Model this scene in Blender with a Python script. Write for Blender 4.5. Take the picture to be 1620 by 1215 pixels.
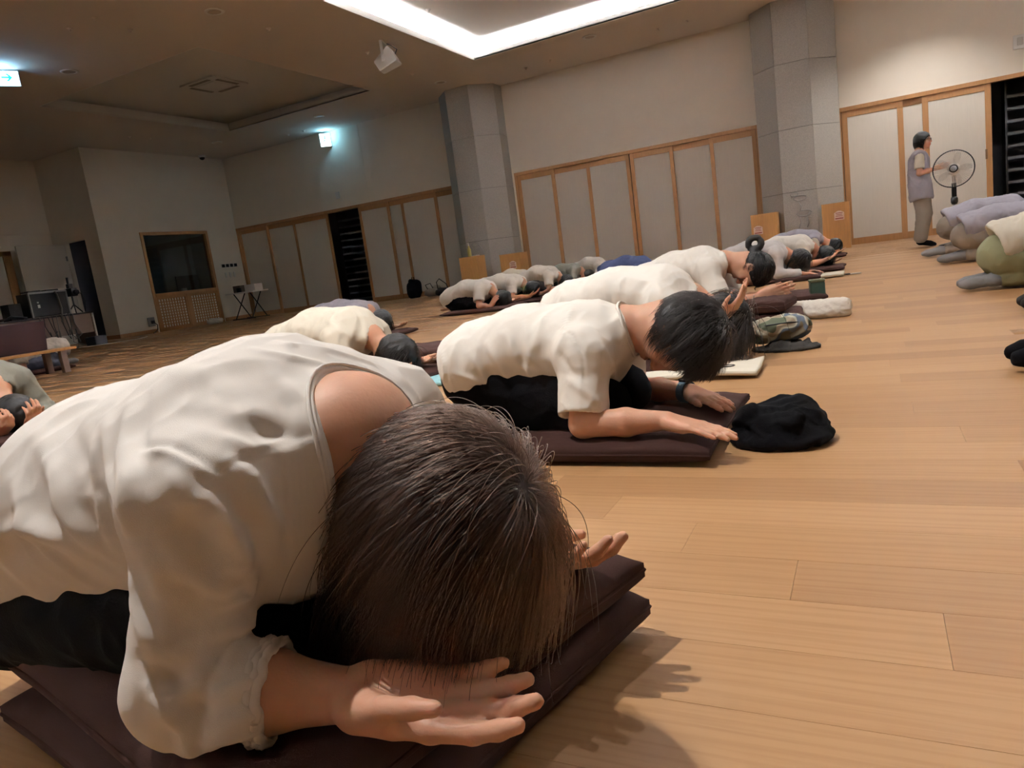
import bpy, bmesh, math, random, time
import numpy as np
from mathutils import Vector, Matrix
from mathutils.bvhtree import BVHTree
T0 = time.time()
for o in list(bpy.data.objects):
    bpy.data.objects.remove(o, do_unlink=True)
S = bpy.context.scene
COL = S.collection
random.seed(7)
RNG = np.random.default_rng(7)

# ------------------------------------------------------------------ camera
ROLL, PITCH, YAW, FPX, CAMZ = .13476, .16522, .4790, 1132.7, .55
A3 = lambda *v: np.array(v, float)
FW = A3(-math.sin(YAW) * math.cos(PITCH), math.cos(YAW) * math.cos(PITCH), -math.sin(PITCH))
R0 = A3(math.cos(YAW), math.sin(YAW), 0)
U0 = np.cross(R0, FW)
CR = R0 * math.cos(ROLL) - U0 * math.sin(ROLL)
CU = R0 * math.sin(ROLL) + U0 * math.cos(ROLL)
CC = A3(0, 0, CAMZ)
cam_d = bpy.data.cameras.new('camera')
cam_d.sensor_width = 36
cam_d.lens = FPX / 1620 * 36
cam_d.clip_start = .02
cam = bpy.data.objects.new('camera', cam_d)
COL.objects.link(cam)
M = Matrix.Identity(4)
for i in range(3):
    M[i][0], M[i][1], M[i][2], M[i][3] = CR[i], CU[i], -FW[i], CC[i]
cam.matrix_world = M
S.camera = cam

def ray(px, py):
    d = FW * FPX + CR * (px - 810) + CU * (607.5 - py)
    return d / np.linalg.norm(d)
def at(px, py, x=None, y=None, z=None):
    d = ray(px, py)
    t = (z - CC[2]) / d[2] if z is not None else (y - CC[1]) / d[1] if y is not None else (x - CC[0]) / d[0]
    return CC + d * t
def proj(p):
    v = np.asarray(p, float) - CC
    zz = v @ FW
    return 810 + FPX * (v @ CR) / zz, 607.5 - FPX * (v @ CU) / zz, zz

# ------------------------------------------------------------------ world, exposure, lights
S.view_settings.view_transform = 'Standard'
S.view_settings.look = 'None'
S.view_settings.gamma = 1
S.view_settings.use_curve_mapping = False
S.view_settings.exposure = 0.92
w = bpy.data.worlds.new('world')
S.world = w
w.use_nodes = True
w.node_tree.nodes['Background'].inputs[0].default_value = (.9, .8, .7, 1)
w.node_tree.nodes['Background'].inputs[1].default_value = .02

ZC = 4.755
LED = 250.0          # cove strip emission
DOWN = 180.0        # lit downlight, watts
# cove plan (x0, x1, y0, y1, lit)
COVES = [(-14.25, -9.82, 9.3, 13.99, 0), (-7.11, -2.65, 9.3, 13.96, 1), (.25, 4.7, 9.3, 13.96, 1),
         (.25, 4.7, 3.0, 7.6, 1), (-7.11, -2.65, 3.0, 7.6, 1), (-14.25, -9.82, 1.6, 5.6, 0),
         (.25, 4.7, -4.6, 0.0, 0), (-7.11, -2.65, -4.6, 0.0, 1)]
# lit downlights: x, y, factor
SPOTS = [(-2.2, 1.0, 2.3, 'lit round downlight over the cushion of the nearest woman'), (-1.2, 3.7, .5, 'lit round downlight over the second and third rows'), (-1.2, 8.44, .5, 'lit round downlight over the far rows'), (2.4, 8.44, .4, 'lit round downlight over the people at the right edge'), (1.0, 14.85, .9, 'lit round downlight washing the wall above the standing woman')]
def spot(x, y, k):
    l = bpy.data.lights.new('downlight_lamp', 'SPOT')
    l.energy = DOWN * k
    l.spot_size = math.radians(115)
    l.spot_blend = .7
    l.shadow_soft_size = .05
    l.color = (1, .96, .92)
    o = bpy.data.objects.new('downlight_lamp', l)
    COL.objects.link(o)
    o.location = (x, y, ZC - .03)
for s in SPOTS:
    spot(*s[:3])

# ------------------------------------------------------------------ materials
def lin(c):
    return tuple((v / 255 / 12.92 if v / 255 <= .04045 else ((v / 255 + .055) / 1.055) ** 2.4) for v in c) + (1,)
MATS = {}
def mat(name, rgb, rough=.7, bump=0, bscale=200, var=0, vscale=8, sss=0, spec=.4, metal=0, emit=0, sheen=0, stretch=None, bump2=None, alpha=None):
    if name in MATS:
        return MATS[name]
    m = bpy.data.materials.new(name)
    m.use_nodes = True
    nt = m.node_tree
    b = nt.nodes['Principled BSDF']
    b.inputs['Base Color'].default_value = lin(rgb)
    b.inputs['Roughness'].default_value = rough
    b.inputs['Specular IOR Level'].default_value = spec
    b.inputs['Metallic'].default_value = metal
    if emit:
        b.inputs['Emission Color'].default_value = lin(rgb)
        b.inputs['Emission Strength'].default_value = emit
    if sheen:
        b.inputs['Sheen Weight'].default_value = sheen
    if sss:
        b.inputs['Subsurface Weight'].default_value = sss
        b.inputs['Subsurface Radius'].default_value = (1, .35, .2)
        b.inputs['Subsurface Scale'].default_value = .012
    tc = nt.nodes.new('ShaderNodeTexCoord')
    src = tc.outputs['Object']
    if stretch:
        mp = nt.nodes.new('ShaderNodeMapping')
        mp.inputs['Scale'].default_value = stretch
        nt.links.new(src, mp.inputs[0])
        src = mp.outputs[0]
    if var:
        n = nt.nodes.new('ShaderNodeTexNoise')
        n.inputs['Scale'].default_value = vscale
        n.inputs['Detail'].default_value = 4
        nt.links.new(src, n.inputs['Vector'])
        mx = nt.nodes.new('ShaderNodeMix')
        mx.data_type = 'RGBA'
        mx.inputs[6].default_value = lin([v * (1 - var) for v in rgb])
        mx.inputs[7].default_value = lin([min(255, v * (1 + var)) for v in rgb])
        nt.links.new(n.outputs['Fac'], mx.inputs[0])
        nt.links.new(mx.outputs[2], b.inputs['Base Color'])
    last = None
    for bb in ([(bump, bscale)] if bump else []) + ([bump2] if bump2 else []):
        n = nt.nodes.new('ShaderNodeTexNoise')
        n.inputs['Scale'].default_value = bb[1]
        n.inputs['Detail'].default_value = 3
        nt.links.new(src, n.inputs['Vector'])
        bp = nt.nodes.new('ShaderNodeBump')
        bp.inputs['Strength'].default_value = bb[0]
        bp.inputs['Distance'].default_value = .01 if bb[1] < 60 else .002
        nt.links.new(n.outputs['Fac'], bp.inputs['Height'])
        if last:
            nt.links.new(last, bp.inputs['Normal'])
        last = bp.outputs['Normal']
    if last:
        nt.links.new(last, b.inputs['Normal'])
    MATS[name] = m
    return m

M_WALL = mat('wall_paper', (238, 230, 217), .85, bump=.15, bscale=60, var=.015, vscale=3)
M_CEIL = mat('ceiling_paint', (230, 221, 211), .9, bump=.1, bscale=120)
M_COVE = mat('cove_paint', (236, 234, 228), .9, bump=.1, bscale=150)
M_WOOD = mat('door_wood', (168, 124, 80), .5, var=.12, vscale=6, stretch=(6, 6, .5))
M_BOXW = mat('box_wood', (192, 144, 88), .45, var=.10, vscale=5, stretch=(8, 8, .6))
M_PAPER = mat('screen_cloth', (222, 216, 206), .8, bump=.2, bscale=90, stretch=(6, 6, .4), var=.02)
M_STONE = mat('granite', (172, 169, 163), .6, var=.22, vscale=110, bump=.25, bscale=90)
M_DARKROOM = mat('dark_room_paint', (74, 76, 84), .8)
M_BLACK = mat('black_plastic', (22, 22, 25), .4)
M_BLKMET = mat('black_metal', (38, 39, 43), .4, metal=.3)
M_GREYMET = mat('grey_metal', (150, 150, 152), .35, metal=.7)
M_WHITE = mat('white_plastic', (226, 224, 220), .4)
M_CUSH = mat('cushion_cloth', (60, 40, 36), .9, spec=.12, bump=.5, bscale=900, bump2=(.35, 14))
M_SKIN = mat('skin', (204, 156, 130), .5, sss=.2, var=.05, vscale=30, bump=.25, bscale=220)
M_SKINP = mat('skin_deep', (186, 132, 104), .5, sss=.2, var=.05, vscale=30)
M_SHIRT = mat('white_cotton', (232, 228, 222), .85, sheen=.1, bump=.35, bscale=1400)
M_TEE = mat('white_jersey', (233, 229, 221), .85, bump=.25, bscale=1100, bump2=(.25, 16))
M_IVORY = mat('ivory_knit', (226, 220, 204), .85, bump=.3, bscale=500, bump2=(.4, 15))
M_LAV = mat('lavender_grey_cloth', (166, 164, 176), .85, bump=.3, bscale=500, bump2=(.5, 13))
M_GREY = mat('grey_green_cloth', (128, 128, 118), .85, bump=.3, bscale=500, bump2=(.5, 13))
M_SWEAT = mat('pale_grey_sweat', (208, 205, 205), .9, bump=.3, bscale=500, bump2=(.6, 13))
M_BLKCL = mat('black_cloth', (10, 10, 13), .95, spec=.1, bump=.4, bscale=300, bump2=(.5, 14))
M_NAVY = mat('navy_cloth', (52, 62, 98), .8, bump=.3, bscale=300, bump2=(.7, 14))
M_TAUPE = mat('taupe_grey_cloth', (150, 141, 130), .85, bump=.3, bscale=300, bump2=(.7, 12))
M_OLIVE = mat('pale_green_cloth', (150, 152, 118), .85, bump=.3, bscale=300, bump2=(.6, 12))
M_CHAR = mat('charcoal_cloth', (46, 43, 40), .85, bump=.3, bscale=300, bump2=(.5, 12))
M_SOCKG = mat('grey_sock', (136, 137, 140), .9, bump=.4, bscale=600)
M_TERRY = mat('white_terry', (232, 226, 216), .95, bump=.9, bscale=260, bump2=(.5, 40))

def hair_mat(name, rgb, rough=.35):
    m = bpy.data.materials.new(name)
    m.use_nodes = True
    nt = m.node_tree
    nt.nodes.remove(nt.nodes['Principled BSDF'])
    h = nt.nodes.new('ShaderNodeBsdfHairPrincipled')
    h.parametrization = 'COLOR'
    h.inputs['Color'].default_value = lin(rgb)
    h.inputs['Roughness'].default_value = rough
    h.inputs['Radial Roughness'].default_value = .45
    h.inputs['Random Roughness'].default_value = .5
    for k in ('Random Color',):
        if k in h.inputs:
            h.inputs[k].default_value = .6
    nt.links.new(h.outputs[0], nt.nodes['Material Output'].inputs[0])
    return m
M_HAIR_BROWN = hair_mat('brown_hair_strand', (38, 26, 20), .27)
M_HAIR_BLACK = hair_mat('black_hair_strand', (12, 10, 10), .3)
M_CAP_BROWN = mat('brown_hair_base', (38, 27, 23), .6)
M_CAP_BLACK = mat('black_hair_base', (9, 8, 9), .5, bump=.6, bscale=60, stretch=(3, 3, 3))

# ------------------------------------------------------------------ object helpers
def tag(o, label=None, cat=None, group=None, kind=None):
    if label: o['label'] = label
    if cat: o['category'] = cat
    if group: o['group'] = group
    if kind: o['kind'] = kind
    return o
def empty(name, loc=(0, 0, 0), rz=0, label=None, cat=None, group=None, kind=None):
    o = bpy.data.objects.new(name, None)
    o.empty_display_size = .05
    COL.objects.link(o)
    o.location = tuple(loc)
    o.rotation_euler = (0, 0, rz)
    return tag(o, label, cat, group, kind)
def obj(name, data, m, parent=None, smooth=False):
    if isinstance(data, bmesh.types.BMesh):
        me = bpy.data.meshes.new(name)
        data.normal_update()
        data.to_mesh(me)
        data.free()
    else:
        me = data
    if m is not None:
        me.materials.clear()
        for mm in (m if isinstance(m, (list, tuple)) else [m]):
            me.materials.append(mm)
    if smooth:
        me.shade_smooth()
    o = bpy.data.objects.new(name, me)
    COL.objects.link(o)
    if parent is not None:
        o.parent = parent
    return o
def mesh_from(name, V, Fq):
    me = bpy.data.meshes.new(name)
    V = np.asarray(V, np.float32)
    Fq = np.asarray(Fq, np.int32)
    me.vertices.add(len(V))
    me.vertices.foreach_set('co', V.ravel())
    n, k = Fq.shape
    me.loops.add(n * k)
    me.loops.foreach_set('vertex_index', Fq.ravel())
    me.polygons.add(n)
    me.polygons.foreach_set('loop_start', np.arange(0, n * k, k, dtype=np.int32))
    me.update(calc_edges=True)
    me.validate()
    return me
def BM():
    return bmesh.new()
def box(bm, a, b, bev=0, mi=0):
    """axis box from corner a to corner b"""
    a = Vector(a); b = Vector(b)
    r = bmesh.ops.create_cube(bm, size=1)
    vs = r['verts']
    c = (a + b) / 2
    d = b - a
    for v in vs:
        v.co = Vector((c.x + v.co.x * d.x, c.y + v.co.y * d.y, c.z + v.co.z * d.z))
    if bev:
        es = list({e for v in vs for e in v.link_edges})
        bmesh.ops.bevel(bm, geom=es, offset=bev, segments=2, affect='EDGES', profile=.5)
    return bm
def obox(bm, c, ax, half, bev=0):
    """oriented box: centre, 3 axes, half sizes"""
    r = bmesh.ops.create_cube(bm, size=2)
    ax = [Vector(v) for v in ax]
    for v in r['verts']:
        p = v.co.copy()
        v.co = Vector(c) + ax[0] * p.x * half[0] + ax[1] * p.y * half[1] + ax[2] * p.z * half[2]
    if bev:
        es = list({e for v in r['verts'] for e in v.link_edges})
        bmesh.ops.bevel(bm, geom=es, offset=bev, segments=2, affect='EDGES', profile=.5)
    return bm
def tube(bm, pts, r, n=8, caps=True, flat=None):
    pts = [Vector(p) for p in pts]
    rr = r if isinstance(r, (list, tuple)) else [r] * len(pts)
    rings = []
    up = None
    for i, p in enumerate(pts):
        t = (pts[min(i + 1, len(pts) - 1)] - pts[max(i - 1, 0)]).normalized()
        if up is None:
            up = Vector((0, 0, 1)) if abs(t.z) < .9 else Vector((1, 0, 0))
        s = t.cross(up).normalized()
        up = s.cross(t).normalized()
        ring = []
        for k in range(n):
            a = 2 * math.pi * k / n
            ring.append(bm.verts.new(p + s * math.cos(a) * rr[i] + up * math.sin(a) * rr[i]))
        rings.append(ring)
    for a, b in zip(rings, rings[1:]):
        for k in range(n):
            bm.faces.new((a[k], a[(k + 1) % n], b[(k + 1) % n], b[k]))
    if caps:
        bm.faces.new(rings[0][::-1])
        bm.faces.new(rings[-1])
    return bm
def lathe(bm, prof, n=24, c=(0, 0, 0), ax=(0, 0, 1)):
    """prof: list of (radius, height) along axis"""
    ax = Vector(ax).normalized()
    s = ax.orthogonal().normalized()
    t = ax.cross(s)
    rings = []
    for r, h in prof:
        rings.append([bm.verts.new(Vector(c) + ax * h + (s * math.cos(2 * math.pi * k / n) + t * math.sin(2 * math.pi * k / n)) * max(r, 1e-4)) for k in range(n)])
    for a, b in zip(rings, rings[1:]):
        for k in range(n):
            bm.faces.new((a[k], a[(k + 1) % n], b[(k + 1) % n], b[k]))
    bm.faces.new(rings[0][::-1])
    bm.faces.new(rings[-1])
    return bm
def poly_slab(bm, pts, n, th):
    """flat outline (list of 3-D points) extruded by th along n"""
    n = Vector(n)
    a = [bm.verts.new(Vector(p)) for p in pts]
    b = [bm.verts.new(Vector(p) + n * th) for p in pts]
    bm.faces.new(a[::-1]); bm.faces.new(b)
    for i in range(len(a)):
        j = (i + 1) % len(a)
        bm.faces.new((a[i], a[j], b[j], b[i]))
    return bm
def text_obj(name, body, size, m, parent, loc, rot, th=.001):
    cu = bpy.data.curves.new(name, 'FONT')
    cu.body = body; cu.size = size; cu.extrude = th
    cu.align_x = 'CENTER'; cu.align_y = 'CENTER'
    cu.materials.append(m)
    o = bpy.data.objects.new(name, cu)
    COL.objects.link(o)
    o.parent = parent; o.location = loc; o.rotation_euler = rot
    return o
# ------------------------------------------------------------------ room shell
X0, X1, Y0, Y1 = -17.2, 8.0, -6.0, 16.395
XA = -19.1                      # alcove back wall
YA = 11.93                      # alcove begins below this y
DH = 2.62                       # door head
def struct(name, bm, m, parent=None, smooth=False):
    o = obj(name, bm, m, parent, smooth)
    if parent is None: o['kind'] = 'structure'
    return o

# floor with individual planks
M_OAK = bpy.data.materials.new('oak_plank')
M_OAK.use_nodes = True
def build_oak(m):
    nt = m.node_tree; L = nt.links; N = nt.nodes.new
    b = nt.nodes['Principled BSDF']
    geo = N('ShaderNodeNewGeometry'); oi = N('ShaderNodeObjectInfo')
    ad = N('ShaderNodeMath'); ad.operation = 'ADD'
    L.new(geo.outputs['Random Per Island'], ad.inputs[0]); L.new(oi.outputs['Random'], ad.inputs[1])
    fr = N('ShaderNodeMath'); fr.operation = 'FRACT'; L.new(ad.outputs[0], fr.inputs[0])
    mu = N('ShaderNodeMath'); mu.operation = 'MULTIPLY'; mu.inputs[1].default_value = 53.0; L.new(fr.outputs[0], mu.inputs[0])
    cx = N('ShaderNodeCombineXYZ'); L.new(mu.outputs[0], cx.inputs[0]); L.new(mu.outputs[0], cx.inputs[2])
    va = N('ShaderNodeVectorMath'); va.operation = 'ADD'; L.new(geo.outputs['Position'], va.inputs[0]); L.new(cx.outputs[0], va.inputs[1])
    mp = N('ShaderNodeMapping'); mp.inputs['Scale'].default_value = (1.1, 13, 1); L.new(va.outputs[0], mp.inputs[0])
    n1 = N('ShaderNodeTexNoise'); n1.inputs['Scale'].default_value = 1.6; n1.inputs['Detail'].default_value = 5; n1.inputs['Distortion'].default_value = .9
    L.new(mp.outputs[0], n1.inputs['Vector'])
    wv = N('ShaderNodeTexWave'); wv.wave_type = 'BANDS'; wv.bands_direction = 'Y'; wv.inputs['Scale'].default_value = 1.1
    wv.inputs['Distortion'].default_value = 7; wv.inputs['Detail'].default_value = 2; wv.inputs['Detail Scale'].default_value = 1.2
    L.new(mp.outputs[0], wv.inputs['Vector'])
    mp2 = N('ShaderNodeMapping'); mp2.inputs['Scale'].default_value = (5, 150, 1); L.new(va.outputs[0], mp2.inputs[0])
    n2 = N('ShaderNodeTexNoise'); n2.inputs['Scale'].default_value = 1; n2.inputs['Detail'].default_value = 3; L.new(mp2.outputs[0], n2.inputs['Vector'])
    def ramp(a, b_, p0, p1):
        r = N('ShaderNodeValToRGB'); r.color_ramp.elements[0].color = lin(a); r.color_ramp.elements[1].color = lin(b_)
        r.color_ramp.elements[0].position = p0; r.color_ramp.elements[1].position = p1
        return r
    tone = ramp((160, 122, 84), (180, 142, 101), 0, 1); L.new(fr.outputs[0], tone.inputs[0])
    tone.color_ramp.elements.new(.45).color = lin((172, 134, 93))
    def mixc(a, fac, col, k, mode='MULTIPLY'):
        x = N('ShaderNodeMix'); x.data_type = 'RGBA'; x.blend_type = mode
        x.inputs[7].default_value = col
        s = N('ShaderNodeMath'); s.operation = 'MULTIPLY'; s.inputs[1].default_value = k
        L.new(fac, s.inputs[0]); L.new(s.outputs[0], x.inputs[0]); L.new(a, x.inputs[6])
        return x.outputs[2]
    r1 = ramp((0, 0, 0), (255, 255, 255), .42, .7); L.new(n1.outputs['Fac'], r1.inputs[0])
    r2 = ramp((0, 0, 0), (255, 255, 255), .5, .72); L.new(n2.outputs['Fac'], r2.inputs[0])
    r3 = ramp((0, 0, 0), (255, 255, 255), .55, .95); L.new(wv.outputs['Fac'], r3.inputs[0])
    c = mixc(tone.outputs[0], r1.outputs[0], lin((222, 200, 176)), .2)
    c = mixc(c, r3.outputs[0], lin((214, 190, 160)), .2)
    c = mixc(c, r2.outputs[0], lin((206, 180, 152)), .2)
    L.new(c, b.inputs['Base Color'])
    b.inputs['Roughness'].default_value = .42
    b.inputs['Specular IOR Level'].default_value = .35
    bp = N('ShaderNodeBump'); bp.inputs['Strength'].default_value = .05; bp.inputs['Distance'].default_value = .002
    nt.nodes.remove(bp)
build_oak(M_OAK)
M_SUB = mat('floor_joint', (112, 82, 54), .8)
bm = BM(); box(bm, (XA - .3, Y0, -.12), (X1, Y1 + 2.6, -.0035))
floor = struct('floor', bm, M_SUB)
PW, PL = .1415, 1.18
planks = []
for r in range(-22, 112):
    y0 = .917 + PW * r
    off = .066 - .198 * r if r < 6 else random.uniform(0, PL)
    k0 = math.floor((XA - off) / PL)
    for k in range(k0, k0 + 24):
        a, b_ = off + k * PL, off + (k + 1) * PL
        if a > X1 or y0 > Y1: continue
        planks.append((a, min(b_, X1), y0, min(y0 + PW, Y1 + .02)))
def pl_area(p):
    pts = [(x, y, 0) for x in np.linspace(p[0], p[1], 4) for y in (p[2], p[3])]
    q = [proj(v) for v in pts]
    if min(v[2] for v in q) < .25: 
        q = [v for v in q if v[2] > .25]
        if len(q) < 3: return 0
    xs = np.clip([v[0] for v in q], 0, 1620); ys = np.clip([v[1] for v in q], 0, 1215)
    return (xs.max() - xs.min()) * (ys.max() - ys.min())
planks.sort(key=pl_area, reverse=True)
G = .0003
pm = {}
for p in planks[:285]:
    key = (round(p[1] - p[0], 3), round(p[3] - p[2], 3))
    if key not in pm:
        bm = BM(); box(bm, (G, G, -.0035), (p[1] - p[0] - G, p[3] - p[2] - G, 0))
        me = bpy.data.meshes.new('plank'); bm.to_mesh(me); bm.free(); me.materials.append(M_OAK); pm[key] = me
    o = bpy.data.objects.new('plank', pm[key]); COL.objects.link(o); o.parent = floor; o.location = (p[0], p[2], 0)
V, Fq = [], []
for p in planks[285:]:
    n = len(V)
    for z in (-.0035, 0):
        V += [(p[0], p[2], z), (p[1], p[2], z), (p[1], p[3], z), (p[0], p[3], z)]
    Fq += [(n + 4, n + 5, n + 6, n + 7), (n, n + 1, n + 5, n + 4), (n + 1, n + 2, n + 6, n + 5), (n + 2, n + 3, n + 7, n + 6), (n + 3, n, n + 4, n + 7)]
o = obj('plank', mesh_from('far_planks', V, Fq), M_OAK, floor); o['kind'] = 'stuff'

# ceiling with recesses
xs = sorted({XA - .3, X1, *[c[0] for c in COVES], *[c[1] for c in COVES]})
ys = sorted({Y0, Y1 + 2.6, *[c[2] for c in COVES], *[c[3] for c in COVES]})
# straighten the two slightly different recess edges onto one grid
bm = BM()
for i in range(len(xs) - 1):
    for j in range(len(ys) - 1):
        mx, my = (xs[i] + xs[i + 1]) / 2, (ys[j] + ys[j + 1]) / 2
        if any(c[0] < mx < c[1] and c[2] < my < c[3] for c in COVES): continue
        box(bm, (xs[i], ys[j], ZC), (xs[i + 1], ys[j + 1], ZC + .03))
ceiling = struct('ceiling', bm, M_CEIL)
M_LED = mat('led_strip', (243, 245, 255), .5, emit=LED)
M_LEDOFF = mat('led_strip_off', (150, 150, 148), .5)
for i, (x0, x1, y0, y1, lit) in enumerate(COVES):
    w_, o_, top = .03, .28, ZC + .27
    lip = BM()
    zt = ZC + .10
    box(lip, (x0 - w_, y0 - w_, ZC - .002), (x1 + w_, y0, zt)); box(lip, (x0 - w_, y1, ZC - .002), (x1 + w_, y1 + w_, zt))
    box(lip, (x0 - w_, y0, ZC - .002), (x0, y1, zt)); box(lip, (x1, y0, ZC - .002), (x1 + w_, y1, zt))
    t = struct('trim_%d' % (i + 1), lip, M_COVE)
    sh = BM()
    X_0, X_1, Y_0, Y_1 = x0 - o_, x1 + o_, y0 - o_, y1 + o_
    box(sh, (X_0, Y_0, top), (X_1, Y_1, top + .03))
    for a, b_ in (((X_0 - .02, Y_0, ZC + .03), (X_0, Y_1, top)), ((X_1, Y_0, ZC + .03), (X_1 + .02, Y_1, top)),
                  ((X_0, Y_0 - .02, ZC + .03), (X_1, Y_0, top)), ((X_0, Y_1, ZC + .03), (X_1, Y_1 + .02, top))):
        box(sh, a, b_)
    obj('recess', sh, M_COVE, t)
    for a, b_ in (((x0 - .17, y0 - .1, ZC + .035), (x0 - .13, y1 + .1, ZC + .05)), ((x1 + .13, y0 - .1, ZC + .035), (x1 + .17, y1 + .1, ZC + .05)),
                  ((x0 - .1, y0 - .17, ZC + .035), (x1 + .1, y0 - .13, ZC + .05)), ((x0 - .1, y1 + .13, ZC + .035), (x1 + .1, y1 + .17, ZC + .05))):
        sb = BM(); box(sb, a, b_)
        obj('light_strip', sb, M_LED if lit else M_LEDOFF, t)
# long wall with the door openings
bm = BM()
TH = .12
box(bm, (X0, Y1, DH + .06), (X1, Y1 + TH, ZC))
wall_back = struct('wall_back', bm, M_WALL)
# bays: pilaster strips beside the openings
bm = BM()
for a, b_ in ((X0 - .1, -17.15), (-9.25, -7.68), (-2.0, -.45)):
    box(bm, (a, Y1, 0), (b_, Y1 + TH, DH + .06))
obj('wall_strip', bm, M_WALL, wall_back)
# faint vertical paper seam
bm = BM(); box(bm, (-12.15, Y1 - .004, DH + .1), (-12.09, Y1, ZC)); obj('paper_seam', bm, M_WALL, wall_back)
# left end wall, holed for the booth window
bm = BM()
WY0, WY1 = 13.08, 15.28
box(bm, (X0 - TH, YA, 0), (X0, WY0, ZC)); box(bm, (X0 - TH, WY1, 0), (X0, Y1, ZC)); box(bm, (X0 - TH, WY0, 2.66), (X0, WY1, ZC))
wall_left = struct('wall_left', bm, M_WALL)
bm = BM(); box(bm, (X0, YA, 0), (X0 + .012, WY0 - .06, .1)); box(bm, (X0, WY1 + .06, 0), (X0 + .012, Y1, .1)); struct('baseboard_left', bm, M_WOOD)
# alcove
bm = BM()
box(bm, (XA, YA, 0), (-18.6, YA + TH, ZC)); box(bm, (-17.76, YA, 0), (X0 - TH, YA + TH, ZC)); box(bm, (-18.6, YA, 2.59), (-17.76, YA + TH, ZC))
struct('wall_alcove', bm, M_WALL)
bm = BM(); box(bm, (-17.76, YA - .012, 0), (X0, YA, .1)); struct('baseboard_alcove', bm, M_WOOD)
bm = BM(); box(bm, (XA - TH, Y0, 0), (XA, YA + .1, ZC)); struct('wall_far_left', bm, M_WALL)
bm = BM(); box(bm, (XA, 6.5, 2.9), (XA + .02, YA, 2.94)); struct('trim_alcove', bm, M_WALL)
# dark store behind the alcove doorway
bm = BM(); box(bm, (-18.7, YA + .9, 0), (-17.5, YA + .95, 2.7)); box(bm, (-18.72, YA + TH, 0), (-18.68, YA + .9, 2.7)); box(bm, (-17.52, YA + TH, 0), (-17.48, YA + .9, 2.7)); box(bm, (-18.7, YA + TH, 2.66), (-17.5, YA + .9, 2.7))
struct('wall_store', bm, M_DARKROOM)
# unseen sides that close the room
bm = BM(); box(bm, (X1, Y0, 0), (X1 + .1, Y1 + TH, ZC)); struct('wall_right', bm, M_WALL)
bm = BM(); box(bm, (XA, Y0 - .1, 0), (X1, Y0, ZC)); struct('wall_front', bm, M_WALL)
# dark shoe lobby behind the long wall
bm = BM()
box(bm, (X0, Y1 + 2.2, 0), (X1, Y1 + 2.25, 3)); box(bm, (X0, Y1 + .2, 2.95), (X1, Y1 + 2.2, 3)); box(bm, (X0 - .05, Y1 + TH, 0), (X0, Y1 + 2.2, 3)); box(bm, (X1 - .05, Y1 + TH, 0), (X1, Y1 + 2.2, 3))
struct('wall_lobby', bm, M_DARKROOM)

# columns: chamfered square clad in granite panels
def column(cx, n):
    hw, ch, fy = .76, .45, 15.55
    prof = [(cx - hw, Y1 + .05), (cx - hw, fy + ch), (cx - hw + ch, fy), (cx + hw - ch, fy), (cx + hw, fy + ch), (cx + hw, Y1 + .05)]
    c = Vector((cx, 16.3, 0))
    core = BM()
    poly_slab(core, [(c.x + (x - c.x) * .965, c.y + (y - c.y) * .965, 0) for x, y in prof], (0, 0, 1), ZC)
    root = struct('column_%d' % n, core, mat('stone_joint', (92, 91, 90), .8))
    zs = [0, 1.19, 2.39, 3.6, ZC]
    for a, b_ in zip(prof, prof[1:]):
        a = Vector((*a, 0)); b_ = Vector((*b_, 0))
        d = (b_ - a); ln = d.length; d.normalize()
        nrm = Vector((d.y, -d.x, 0))
        for z0, z1 in zip(zs, zs[1:]):
            bm = BM()
            obox(bm, (a + b_) / 2 - nrm * .014 + Vector((0, 0, (z0 + z1) / 2)), (d, nrm, (0, 0, 1)), (ln / 2 - .0035, .014, (z1 - z0) / 2 - .004))
            obj('stone_panel', bm, M_STONE, root)
    return root
col1 = column(-8.5, 1)
col2 = column(-1.2, 2)
M_RELIEF = mat('carved_granite', (160, 159, 157), .6, var=.15, vscale=110)
def relief(root, cx, strokes, zoff):
    bm = BM()
    for pts, r in strokes:
        tube(bm, [(cx + x, 15.55 - .002, z + zoff) for x, z in pts], r, 6)
    obj('carved_relief', bm, M_RELIEF, root, True)
def leafring(x, z, rx, rz, n=10, ph=0):
    return [(x + rx * math.cos(2 * math.pi * k / n + ph), z + rz * math.sin(2 * math.pi * k / n + ph)) for k in range(n + 1)]
relief(col1, -8.5, [([(.12, .0), (.16, .2), (.15, .4), (.08, .55), (.0, .62)], .014), (leafring(-.05, .62, .1, .05), .01), (leafring(.02, .5, .05, .03), .01),
                    (leafring(-.1, .14, .07, .1), .01), (leafring(-.03, .1, .06, .12), .01), (leafring(-.17, .1, .07, .09), .01), ([(-.1, .0), (-.1, -.2), (.0, -.35)], .012), (leafring(0, -.28, .16, .06), .01)], .5)
relief(col2, -1.2, [(leafring(.0, .28, .12, .05, ph=.4), .012), (leafring(-.1, .36, .07, .035), .01), ([(-.04, .22), (.02, .1), (-.02, .02)], .012),
                    (leafring(.06, -.02, .14, .06), .012), ([(.18, .02), (.1, -.1), (.2, -.12)], .01), ([(-.02, -.08), (.0, -.18), (-.05, -.3)], .01), ([(.1, -.08), (.14, -.2), (.1, -.3)], .01), ([(-.1, .36), (-.16, .3)], .008)], .78)

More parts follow.
